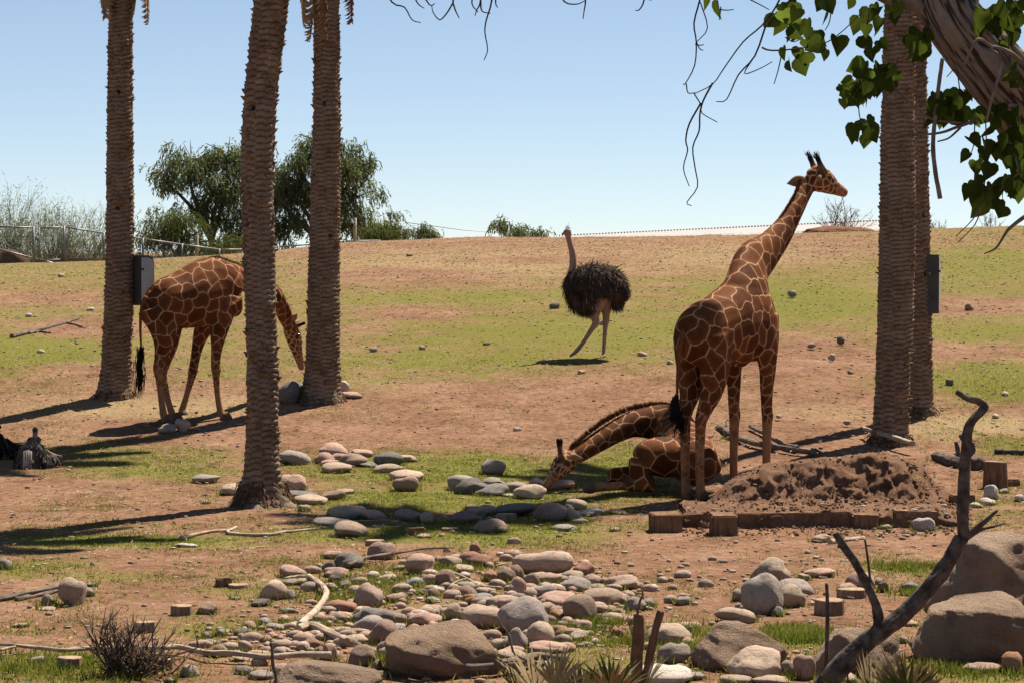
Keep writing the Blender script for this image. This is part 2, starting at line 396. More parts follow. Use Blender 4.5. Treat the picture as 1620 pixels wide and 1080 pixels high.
def make_grass():
    x, d = scatter(560000, 16.2, 46)
    g, s = cover(x, d)
    k = g + (fbm(x, d, 1.4, 4) - .5) * 1.5 + (fbm(x + 5, d, 6, 3) - .5) * 1.2
    keep = (k + RNG.normal(0, .28, len(k)) > .58) & (mound(x, d) < .03) & (RNG.random(len(d)) < 1.15 - sstep(34, 46, d) * 1.1); x, d = x[keep], d[keep]
    pts = np.column_stack([x, d, gz(x, d)])
    v, f = blades(pts, .024, .0060, .85)
    tag(link('grass', mesh('grass', v, f, GRASS, False)), 'short green grass growing in patches on the red earth', 'grass', kind='stuff')
    x, d = scatter(95000, 16.5, 78)
    g, s = cover(x, d); keep = RNG.random(len(x)) < (.10 + .55 * s); x, d = x[keep], d[keep]
    L = RNG.uniform(.012, .05, len(x)); a = RNG.uniform(0, math.pi, len(x))
    z = gz(x, d) + .012 + RNG.uniform(0, .012, len(x))
    dx, dy = np.cos(a) * L, np.sin(a) * L * .6
    w = np.column_stack([-np.sin(a), np.cos(a) * .6, .9 + 0 * a]) * (.005 + .004 * RNG.random(len(x)))[:, None]
    c = np.column_stack([x, d, z]); e = np.column_stack([dx, dy, RNG.normal(0, .006, len(x))])
    v = np.stack([c - e, c - e + w, c + e + w, c + e], 1).reshape(-1, 3)
    STRAW = simple('straw_litter', (.62, .50, .33), (.36, .25, .14), 30, bump=0)
    tag(link('straw_litter', mesh('straw_litter', v, np.arange(len(v)).reshape(-1, 4), STRAW, False)), 'dry straw stalks and leaf bits littering the ground', 'litter', kind='stuff')
    # pale chips and dark pebbles
    base, bf = ico(1)
    for nm, n, mat, lab in (('pebbles', 5200, simple('pebble', (.40, .27, .20), (.20, .14, .11), 3, bump=.2), 'small brown pebbles scattered over the whole slope'),
                            ('leaf_flakes', 2200, simple('pale_flake', (.74, .66, .56), (.50, .40, .3), 5, bump=0), 'pale dry leaf flakes scattered over the ground')):
        x, d = scatter(n, 16.5, 74); vs = []; fs = []; c = 0
        r = RNG.uniform(.010, .03, n) * RNG.uniform(.6, 1.3, n); z = gz(x, d)
        for i in range(n):
            sc = np.array((1, .8, .5)) if nm == 'pebbles' else np.array((1.2, .9, .25))
            p = base * r[i] * sc * RNG.uniform(.7, 1.3, 3) + np.array((x[i], d[i], z[i] + r[i] * .25)); vs.append(p); fs.append(bf + c); c += len(p)
        tag(link(nm, mesh(nm, np.concatenate(vs), np.concatenate(fs), mat)), lab, 'litter', kind='stuff')
make_grass()
# ------------------------------------------------------------------ palm trees
m = NT('palm_bark')
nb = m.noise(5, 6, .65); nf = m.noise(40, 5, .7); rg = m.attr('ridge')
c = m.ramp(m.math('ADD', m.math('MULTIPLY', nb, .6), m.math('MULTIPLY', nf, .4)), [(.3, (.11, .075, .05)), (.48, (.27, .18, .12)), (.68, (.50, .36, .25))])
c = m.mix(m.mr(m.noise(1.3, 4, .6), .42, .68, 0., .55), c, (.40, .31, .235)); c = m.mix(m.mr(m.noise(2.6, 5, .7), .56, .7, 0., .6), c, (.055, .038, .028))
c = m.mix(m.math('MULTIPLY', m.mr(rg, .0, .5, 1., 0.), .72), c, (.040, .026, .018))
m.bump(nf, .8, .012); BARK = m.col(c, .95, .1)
LEAFBASE = simple('palm_leaf_base', (.33, .215, .13), (.13, .08, .05), 25, .95, .5, .01)
DEADFROND = simple('dead_palm_frond', (.42, .27, .14), (.24, .15, .08), 9, .9, .2, .004)
GREENFROND = simple('green_palm_frond', (.09, .12, .035), (.05, .075, .02), 6, .55, 0, spec=.35)
ROOTS = simple('palm_root_fibre', (.26, .155, .09), (.12, .07, .04), 20, .95, .5, .01)

def frond_mesh(name, L, droop, mat, n=70, ll=.42):
    t = np.linspace(0, 1, 14)
    ang = np.radians(50) - np.radians(droop) * t
    ds = L / 13
    P = np.zeros((14, 3))
    for i in range(1, 14): P[i] = P[i - 1] + ds * np.array((math.cos(ang[i]), 0, math.sin(ang[i])))
    v, f = tube(P, np.linspace(.03, .006, 14), seg=5); v = list(v); f = list(f)
    for i in range(n):
        s = .12 + .88 * i / n; k = s * 13; a = int(min(k, 12)); p = P[a] + (P[a + 1] - P[a]) * (k - a); T = (P[a + 1] - P[a]) / ds
        l = ll * math.sin(math.pi * (.15 + .8 * s)) ** .6 * random.uniform(.8, 1.1)
        for sd in (-1, 1):
            di = np.array((T[0] * .55, sd * .75, T[2] * .55 - .28 + random.uniform(-.15, .15))); di /= np.linalg.norm(di)
            q = p + di * l; w = T * .014; mid = p + di * l * .5 + np.array((0, 0, .02))
            b = len(v); v += [p - w, p + w, mid + w * 1.3, q, mid - w * 1.3]; f.append((b, b + 1, b + 2, b + 4)); f.append((b + 4, b + 2, b + 3))
    return mesh(name, np.array(v), f, mat, False)
FR = [frond_mesh('frond', 2.1, d, GREENFROND) for d in (75, 100, 120)]
DF = [frond_mesh('dead_frond', 2.3, d, DEADFROND, 80, .32) for d in (12, 20)]

def palm(cl, wid, d, label, crown_z, seed, flare=0, ndead=10, dead_az=None, dead_z=None, nfr=24):
    """cl: centre line pixels, wid: half width pixels at the same rows"""
    rnd = np.random.default_rng(seed)
    C = np.array([U(px, py, d) for px, py in cl]); R = np.array(wid) * d / F
    base = C[0].copy(); base[2] = float(gz(base[0], base[1])); 
    top = C[-1].copy(); k = (crown_z - top[2]) / (C[-1][2] - C[-2][2]); top = C[-1] + (C[-1] - C[-2]) * k * .6; top[2] = crown_z
    C[0][2] = base[2] - .25
    C = np.vstack([C, top]); R = np.append(R, R[-1])
    o = np.argsort(C[:, 2]); C = C[o]; R = R[o]
    z = np.arange(base[2] - .25, crown_z, .0125)
    cx = np.interp(z, C[:, 2], C[:, 0]); r = np.interp(z, C[:, 2], R)
    ker = np.ones(41) / 41; pad = lambda q: np.convolve(np.pad(q, 20, mode='edge'), ker, 'valid')
    cx = pad(cx); r = pad(r)
    seg = 56; A = np.arange(seg) * 2 * math.pi / seg
    Z, AA = np.meshgrid(z, A, indexing='ij')
    hz = Z - base[2]
    # rows of old leaf bases, spiralling: a saw-tooth that leans outward towards its upper lip
    N = 9; rowh = .062 + .012 * vnoise(Z * .9 + seed, 0 * Z)
    rowh = np.cumsum(1 / rowh[:, :1] * .0125, axis=0)          # row number at each height
    uu = (AA / (2 * math.pi) * N + hz * .35 + .35 * (fbm(AA * .8, Z * 1.5 + seed, 1, 2) - .5)) % N
    cidx = np.floor(uu).astype(int)
    row = rowh + .5 * (cidx % 2) + .45 * _perm[cidx * 11 & 255, seed & 255] + .7 * fbm(AA * 1.2 + seed, Z * 2.5, 1, 3)
    ri = np.floor(row); fr = row - ri
    ph = uu - cidx
    fr = np.clip(fr + .28 * (1 - np.sin(math.pi * ph)) - .05, 0, .999)
    lip = .30 + .70 * np.sin(math.pi * ph) ** .6
    saw = np.where(fr < .78, (fr / .78) ** 1.4, (1 - fr) / .22) * lip
    amp = .022 * (.55 + .9 * _perm[(ri.astype(int) * 7 + seed) & 255, (cidx * 13) & 255])
    rr = r[:, None] * (.96 + .05 * fbm(AA * .6, Z * .8, 1, 2)) - .012 + amp * saw * (.45 + .55 * sstep(0, .5, hz)) * (.25 + 1.3 * fbm(AA * 1.1 + 3, Z * 1.3 + seed, 1, 2)) + (fbm(AA * 3, Z * 9, 1, 3) - .5) * .034
    rr = rr + flare * np.exp(-np.maximum(hz, 0) / .16) * (1 + .35 * np.sin(AA * 5 + seed) + .4 * (fbm(AA * 4, Z * 6, 1, 2) - .5))
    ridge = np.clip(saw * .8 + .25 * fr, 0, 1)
    for _ in range(6):                                          # woodpecker holes
        hz0 = rnd.uniform(2, crown_z - base[2] - .4); a0 = rnd.uniform(3.4, 6)
        dd = ((Z - base[2] - hz0) / .035) ** 2 + (np.minimum(abs(AA - a0), 6.283 - abs(AA - a0)) * r[:, None] / .035) ** 2
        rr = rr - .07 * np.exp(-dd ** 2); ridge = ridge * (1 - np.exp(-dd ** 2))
    v = np.stack([cx[:, None] + rr * np.cos(AA), d + rr * np.sin(AA), Z], -1).reshape(-1, 3) - base
    n = len(z); i = np.arange(n - 1)[:, None] * seg + np.arange(seg)[None]; j = np.arange(n - 1)[:, None] * seg + (np.arange(seg)[None] + 1) % seg
    f = np.stack([i, j, j + seg, i + seg], -1).reshape(-1, 4)
    root = empty('palm_tree', base); tag(root, label, 'palm tree', 'date palms standing in the paddock')
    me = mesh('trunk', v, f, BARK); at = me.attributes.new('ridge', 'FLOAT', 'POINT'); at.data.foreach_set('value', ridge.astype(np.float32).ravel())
    tr = link('trunk', me, root)
    # stubs of cut leaf bases standing proud of the bark
    mb = MB()
    H = crown_z - base[2]
    for _ in range(int(70 * H)):
        if vnoise(np.array([rnd.uniform(0, 99)]), np.array([0.]))[0] < .3: continue
        hz0 = rnd.uniform(.25, H); a = rnd.uniform(0, 6.283); q = int(np.clip((hz0 + .25) / .0125, 0, n - 1))
        R0 = r[q] - .012; cxx = cx[q]
        w = rnd.uniform(.02, .07); pr = rnd.uniform(.012, .055); hh = rnd.uniform(.012, .045)
        er = np.array((math.cos(a), math.sin(a), 0)); et = np.array((-math.sin(a), math.cos(a), 0)); ez = np.array((0, 0, 1.))
        c0 = np.array((cxx, d, z[q])) + er * R0
        vv = [c0 - et * w - ez * hh, c0 + et * w - ez * hh, c0 + et * w * .8 + ez * hh * .6, c0 - et * w * .8 + ez * hh * .6,
              c0 + er * pr - et * w * .55 + ez * hh * .6, c0 + er * pr + et * w * .45 + ez * hh * .75]
        mb.add(vv, [(0, 1, 5, 4), (3, 4, 5, 2), (0, 4, 3), (1, 2, 5), (0, 3, 2, 1)])
    s = mb.build('leaf_base_stubs', LEAFBASE, tr, origin=base, smooth=False); s['kind'] = 'stuff'
    # root fibres round the foot
    mb = MB()
    for _ in range(260 if flare > .05 else 80):
        a = rnd.uniform(0, 6.283); h0 = rnd.uniform(0, .3 if flare > .05 else .12); l = rnd.uniform(.06, .2)
        q = r[20] + flare * math.exp(-h0 / .16); er = np.array((math.cos(a + rnd.normal(0, .15)), math.sin(a), 0))
        p0 = np.array((cx[20], d, base[2] + h0)) + er * q * .97; p1 = p0 + er * l * .5 + np.array((rnd.normal(0, .03), 0, -l * .8)); 
        mb.add(*tube([p0, (p0 + p1) / 2 + er * .02, p1], [.008, .007, .003], seg=4))
    s = mb.build('root_fibres', ROOTS, tr, origin=base); s['kind'] = 'stuff'
    topo = np.array((cx[-1], d, crown_z)) - base
    for k in range(nfr):
        fo = link('frond', FR[k % 3], root, topo + np.array((0, 0, .1 + .5 * (k / nfr))))
        fo.rotation_euler = (rnd.normal(0, .15), -.9 + 1.25 * (1 - k / nfr) + rnd.normal(0, .1), k * 2.4 + rnd.uniform(-.2, .2)); fo.scale = [rnd.uniform(.85, 1.15)] * 3
    for k in range(ndead):
        az = dead_az[k] if dead_az and k < len(dead_az) else rnd.choice((0, math.pi)) + rnd.normal(0, .35) + .35
        rq = r[-1] * .9
        fo = link('dead_frond', DF[k % 2], root, topo + np.array((math.cos(az) * (rq + .05), math.sin(az) * (rq + .05), rnd.uniform(-.15, .25) + ((dead_z or crown_z) - crown_z))))
        fo.rotation_euler = (0, math.radians(131) + rnd.normal(0, .04), az); fo.scale = [rnd.uniform(.85, 1.05)] * 3
    return root
palm([(181, 632), (185, 560), (189, 450), (190, 300), (190, 150), (191, 0)], [29, 24, 23, 22, 20.5, 19], G(181, 628)[1],
     'palm tree with a dark metal feeder box, standing before the fence gate', 10.6, 11, .05, 6, [3.5, 2.9, 6.1, .2], 8.75)
palm([(416, 806), (415, 700), (415, 600), (413, 500), (410, 400), (407, 300), (408, 230), (412, 150), (421, 75), (430, 0)], [30, 27, 26, 25, 26, 26, 27, 27, 28, 28.5], G(416, 800)[1],
     'leaning palm with fibrous flared foot beside the loose grey stones', 8.6, 23, .20, 5, [0.1, 6.1, .4], 7.65)
palm([(508, 634), (511, 560), (513, 400), (515, 300), (517, 200), (517, 100), (516, 0)], [33, 28, 25, 24, 22.5, 21, 21.5], G(508, 629)[1] - .25,
     'palm with ragged knobbly bark in front of the grazing giraffe\'s head', 11.2, 37, .05, 5, [3.3, 2.9, 3.1], 8.8)
palm([(1407, 702), (1412, 600), (1418, 450), (1420, 300), (1421, 150), (1424, 0)], [28, 28, 29, 29, 26.5, 25.5], G(1407, 697)[1],
     'thick palm behind the red earth mound with its shadow on straw', 17.5, 41, .05, 6, nfr=20)
palm([(1454, 660), (1455, 500), (1452, 300), (1450, 100), (1449, 0)], [24, 19, 18, 16, 15.5], G(1454, 653)[1],
     'slimmer palm half hidden behind a thicker palm, metal feeder box on it', 12.5, 53, .04, 4, nfr=15)

# ------------------------------------------------------------------ metal feeder boxes strapped to two palms
FEED = simple('dark_green_metal', (.050, .060, .052), (.075, .07, .05), 4, .55, .1, .003, .4)
FEEDL = simple('pale_grey_metal', (.50, .54, .53), (.40, .43, .42), 3, .5, .05, .002, .4)
def feeder(px0, px1, py0, py1, d, turn, depth, w, label):
    c = U((px0 + px1) / 2, (py0 + py1) / 2, d); h = (py1 - py0) * d / F
    root = empty('feeder_box', c - np.array((0, 0, h / 2))); tag(root, label, 'feeder', 'metal feeders strapped to the palms')
    M = np.array(Matrix.Rotation(turn, 3, 'Z'))
    def place(mb, name, mat, par=root):
        mb.v = [q @ M.T + c for q in mb.v]; return mb.build(name, mat, par, origin=np.array(root.location), smooth=False)
    # local: x right (the open, pale face looks along +x), y away, z up ; the shell has rounded upper corner
    prof = [(-w / 2, -h / 2), (w / 2 * .9, -h / 2), (w / 2, -h / 2 + .05), (w / 2, h / 2 - .12), (w / 2 - .03, h / 2 - .04), (w / 2 - .10, h / 2), (-w / 2, h / 2)]
    def slab(y0, y1, sc=1.):
        P = np.array(prof) * sc; k = len(P)
        v = [(a, y0, b) for a, b in P] + [(a, y1, b) for a, b in P]
        return np.array(v), [tuple(range(k)), tuple(range(2 * k - 1, k - 1, -1))] + [(i, k + i, k + (i + 1) % k, (i + 1) % k) for i in range(k)]
    place(MB().add(*slab(-depth / 2, depth / 2)), 'shell', FEED)
    place(MB().add(*slab(-depth / 2 - .012, -depth / 2 - .003, .90)), 'face_panel', FEEDL)
    mb = MB()
    mb.add(*boxv((-w * .40, -depth / 2 - .02, h * .22), (.045, .02, .035))); place(mb, 'latch', FEED)
    for zz in (-.22, .18):
        mb = MB(); mb.add(*boxv((-w / 2 - .12, depth * .1, zz * h), (.28, .03, .03))); place(mb, 'bracket', FEED)
    mb = MB(); mb.add(*boxv((-w / 2 - .011, 0, 0), (.016, depth * .96, h * .98))); place(mb, 'side_panel', FEED)
d1 = G(181, 628)[1]; d5 = G(1454, 653)[1]
feeder(211, 242, 404, 483, d1 + .02, math.radians(42), .24, .26, 'metal feeder box with a pale grey face on the palm before the gate')
feeder(1462, 1488, 403, 496, d5 - .05, math.radians(75), .20, .20, 'dark metal feeder box on the slimmer palm behind another palm')
# ------------------------------------------------------------------ giraffes
m = NT('giraffe_coat')
e = m.attr('edge'); tn = m.attr('plain'); ce = m.attr('cell'); dk = m.attr('dark'); lw = m.attr('linew')
nz = m.noise(14, 4, .6); nf = m.noise(120, 3, .6)
line = m.mr(m.math('ADD', m.math('SUBTRACT', e, lw), m.math('MULTIPLY_ADD', nz, .012, -.006)), -.004, .006, 1., 0.)
patch = m.mix(ce, (.075, .022, .008), (.205, .068, .022)); patch = m.mix(m.mr(nz, .3, .8, 0., .3), patch, (.33, .125, .045)); patch = m.mix(m.mr(e, .02, .075, 0., .38), patch, (.05, .018, .008)); patch = m.mix(m.mr(nf, .5, .75, 0., .25), patch, (.40, .18, .08))
tan_ = m.mix(nz, (.50, .28, .15), (.66, .42, .255))
c = m.mix(line, patch, tan_)
c = m.mix(m.math('MULTIPLY', tn, 1.), c, m.mix(nz, (.34, .16, .072), (.48, .255, .13)))
c = m.mix(m.math('MULTIPLY', dk, 1.), c, (.028, .017, .012))
m.bump(nf, .25, .004)
COAT = m.col(c, .72, .25)
try:
    m.b.inputs['Sheen Weight'].default_value = .0
except Exception: pass
HOOF = simple('giraffe_hoof', (.21, .13, .085), (.12, .075, .05), 15, .6, .2, .004)
HAIR = simple('black_tail_hair', (.012, .010, .009), (.022, .017, .014), 30, .6, 0)
MANE = simple('russet_mane_hair', (.26, .10, .042), (.15, .056, .025), 30, .7, 0)
EARM = simple('giraffe_ear', (.42, .26, .16), (.28, .15, .08), 12, .8, .2, .003)
EYE = simple('dark_eye', (.010, .008, .007), (.012, .009, .008), 4, .12, 0, spec=.6)

def remesh(v, f, voxel, smooth_it=6):
    me = mesh('tmp', v, f, None); o = link('tmp', me)
    r = o.modifiers.new('r', 'REMESH'); r.mode = 'VOXEL'; r.voxel_size = voxel
    s = o.modifiers.new('s', 'SMOOTH'); s.iterations = smooth_it; s.factor = .5
    dg = bpy.context.evaluated_depsgraph_get(); out = bpy.data.meshes.new_from_object(o.evaluated_get(dg))
    bpy.data.objects.remove(o); bpy.data.meshes.remove(me)
    return out

def animal_body(lofts, lat, voxel=.016, smooth_it=6):
    """lofts: list of dicts pts [(P, ra, rb)], part, lat. returns mesh and, per vertex, (part index, t)"""
    mb = MB(); samp = []; rad = []; pid = []; tt = []
    for i, L in enumerate(lofts):
        P = np.array([p for p, a, b in L['pts']]); a = np.array([a for p, a, b in L['pts']]); b = np.array([b for p, a, b in L['pts']])
        mb.add(*tube(P, a, b, seg=18, lat=L.get('lat', lat), sub=6))
        R = cr(np.column_stack([P, a, b]), 10); n = len(R)
        samp.append(R[:, :3]); rad.append((R[:, 3] + R[:, 4]) / 2); pid.append(np.full(n, i)); tt.append(np.linspace(0, 1, n))
    me = remesh(np.concatenate(mb.v), mb.f, voxel, smooth_it)
    co = np.empty(len(me.vertices) * 3, np.float32); me.vertices.foreach_get('co', co); co = co.reshape(-1, 3).astype(float)
    samp = np.concatenate(samp); rad = np.concatenate(rad); pid = np.concatenate(pid); tt = np.concatenate(tt)
    best = np.empty(len(co), int)
    for s in range(0, len(co), 4000):
        D = np.linalg.norm(co[s:s + 4000, None] - samp[None], axis=2) / (rad[None] + .02)
        best[s:s + 4000] = D.argmin(1)
    me.polygons.foreach_set('use_smooth', np.ones(len(me.polygons), bool))
    return me, co, pid[best], tt[best]
def setattr_f(me, name, val):
    a = me.attributes.new(name, 'FLOAT', 'POINT'); a.data.foreach_set('value', np.asarray(val, np.float32))

def coat(me, co, size, lw, plain, dark, seed, swirl=.024):
    """reticulated pattern: Voronoi cells with seeds spaced by `size`"""
    rnd = np.random.default_rng(seed); order = rnd.permutation(len(co))[:9000]
    P = np.zeros((0, 3)); R = np.zeros(0)
    buf = np.zeros((3000, 3)); br = np.zeros(3000); n = 0
    for i in order:
        p = co[i]; s = size[i]
        if n:
            d = ((buf[:n] - p) ** 2).sum(1)
            if (d < (.5 * (br[:n] + s)) ** 2).any(): continue
        buf[n] = p; br[n] = s; n += 1
        if n >= 3000: break
    seeds = buf[:n]; cell = rnd.random(n)
    w = co + swirl * np.column_stack([np.sin(co[:, 1] * 21 + co[:, 2] * 13), np.sin(co[:, 2] * 19 + co[:, 0] * 15), np.sin(co[:, 0] * 23 + co[:, 1] * 11)])
    e = np.empty(len(co)); ce = np.empty(len(co))
    for s in range(0, len(co), 3000):
        D = ((w[s:s + 3000, None] - seeds[None]) ** 2).sum(2)
        ix = np.argpartition(D, 3, axis=1)[:, :4]; dd = np.take_along_axis(D, ix, 1); o = dd.argsort(1)
        ix = np.take_along_axis(ix, o, 1); dd = np.take_along_axis(dd, o, 1)
        be = np.full(len(ix), 9.)
        for k in (1, 2, 3):
            L = np.linalg.norm(seeds[ix[:, k]] - seeds[ix[:, 0]], axis=1) + 1e-6
            be = np.minimum(be, (dd[:, k] - dd[:, 0]) / (2 * L))
        e[s:s + 3000] = be; ce[s:s + 3000] = cell[ix[:, 0]]
    setattr_f(me, 'edge', e); setattr_f(me, 'cell', ce); setattr_f(me, 'plain', plain); setattr_f(me, 'dark', dark); setattr_f(me, 'linew', lw)
    me.materials.clear(); me.materials.append(COAT)

def strands(name, roots, dirs, L, w, mat, parent, origin, curl=.2, droop=0., seg=3):
    """hair blades as ONE part"""
    vs = []; fs = []; n = 0
    for p, dv in zip(roots, dirs):
        dv = dv / (np.linalg.norm(dv) + 1e-9); l = L * random.uniform(.7, 1.2)
        sd = np.cross(dv, RNG.normal(0, 1, 3)); sd /= np.linalg.norm(sd) + 1e-9
        pts = []; q = p.copy(); dd = dv.copy()
        for k in range(seg + 1):
            ww = w * (1 - .75 * k / seg); pts += [q - sd * ww, q + sd * ww]
            dd = dd + RNG.normal(0, curl, 3) * .5 + np.array((0, 0, -droop)); dd /= np.linalg.norm(dd); q = q + dd * l / seg
        vs.append(np.array(pts)); fs += [(n + 2 * k, n + 2 * k + 1, n + 2 * k + 3, n + 2 * k + 2) for k in range(seg)]; n += len(pts)
    o = link(name, mesh(name, np.concatenate(vs) - origin, fs, mat, True), parent); return o
def ear(parent, origin, a, b, side, w, mat=None):
    """leaf-shaped cupped ear from a (base) to b (tip)"""
    a, b = np.array(a), np.array(b); T = b - a; side = np.array(side, float); side -= side.dot(T) / T.dot(T) * T; side /= np.linalg.norm(side)
    nrm = np.cross(T, side); nrm /= np.linalg.norm(nrm)
    t = np.linspace(0, 1, 7); wd = w * np.array([.45, .85, 1, .95, .75, .4, .05])
    v, f = tube(a + T * t[:, None] + nrm * (.02 * np.sin(t * 3.1))[:, None], wd, wd * .28 + .004, seg=10, lat=side)
    return link('ear', mesh('ear', v - origin, f, mat or EARM), parent)
def ball(name, parent, origin, c, r, mat):
    v, f = ico(2); return link(name, mesh(name, v * r + np.array(c) - origin, f, mat), parent)
def hoof(parent, origin, p, fwd, r=.075, h=.12):
    fwd = np.array(fwd, float); fwd[2] = 0; fwd /= np.linalg.norm(fwd); lat = np.array((fwd[1], -fwd[0], 0)); mb = MB()
    for s in (-1, 1):
        c = p + lat * s * r * .42
        mb.add(*tube([c + np.array((0, 0, h)) - fwd * .01, c + np.array((0, 0, h * .5)) + fwd * .02, c + np.array((0, 0, -.02)) + fwd * .045], [r * .45, r * .52, r * .5], [r * .7, r * .95, r * 1.15], seg=9, lat=lat))
    return mb.build('hoof', HOOF, parent, origin=origin)

def giraffe_make(label, origin, lofts, lat, seed, spec, extra):
    root = empty('giraffe', origin); tag(root, label, 'giraffe', 'reticulated giraffes in the paddock')
    me, co, pid, t = animal_body(lofts, lat)
    size = np.full(len(co), .2); lwv = np.full(len(co), .012); plain = np.zeros(len(co)); dark = np.zeros(len(co))
    nzv = fbm(co[:, 0] * 1.0 + co[:, 2], co[:, 1] + co[:, 2] * 1.3, 6, 3)
    for i, L in enumerate(lofts):
        k = pid == i; x = t[k]
        if not k.any(): continue
        kind = L['part']
        if kind == 'trunk': size[k] = .175; lwv[k] = .0066
        if kind == 'neck': size[k] = .185 - .085 * x; lwv[k] = .0066
        if kind == 'leg':
            size[k] = .165 - .10 * np.clip(x * 1.7, 0, 1); lwv[k] = .0064 - .0015 * x
            plain[k] = .93 * sstep(.42, .78, x + (nzv[k] - .5) * .5)
        if kind == 'head':
            size[k] = .060 - .015 * x; lwv[k] = .0095; plain[k] = sstep(.45, .75, x) * .7; dark[k] = .35 * sstep(.86, 1., x)
        if kind == 'horn': plain[k] = .6; dark[k] = .55 + .45 * sstep(.35, .6, x); size[k] = .1
        if kind == 'tail': plain[k] = .7; dark[k] = .3 * x + .25
    if spec: spec(co, pid, t, plain, dark, size)
    coat(me, co, size, lwv, plain, dark, seed)
    co2 = (co - origin).astype(np.float32); me.vertices.foreach_set('co', co2.ravel()); me.update(); me.name = 'body'
    link('body', me, root)
    extra(root, np.asarray(origin, float))
    return root
def tuft(root, o, P, r, n=140):
    """hanging black tail tuft along P"""
    P = cr(np.array(P), 6); rs = []; ds = []
    for _ in range(n):
        i = random.randrange(0, max(1, len(P) - 3)); p = P[i] + RNG.normal(0, r * (.35 + .3 * math.sin(i / len(P) * 3.1)), 3)
        rs.append(p); ds.append(P[min(i + 3, len(P) - 1)] - P[i])
    mb = MB(); mb.add(*tube(P, r * .75 * np.sin(np.linspace(.35, 2.95, len(P))) + .004, seg=8)); 
    q = mb.build('tail_tuft', HAIR, root, origin=o)
    strands('tail_hair', rs, ds, .22, .006, HAIR, q, o, .18, .08)['kind'] = 'stuff'
def mane(root, o, P, up, L, n=500, wid=.02):
    P = cr(np.array(P), 12); T = np.gradient(P, axis=0); rs = []; ds = []
    for _ in range(n):
        i = random.randrange(len(P)); t = T[i] / np.linalg.norm(T[i]); u = np.array(up, float); u = u - u.dot(t) * t; u /= np.linalg.norm(u)
        rs.append(P[i] + RNG.normal(0, wid, 3) * .6 + t * RNG.uniform(-.02, .02)); ds.append(u + t * .25 + RNG.normal(0, .12, 3))
    strands('mane', rs, ds, L, .004, MANE, root, o, .1)['kind'] = 'stuff'

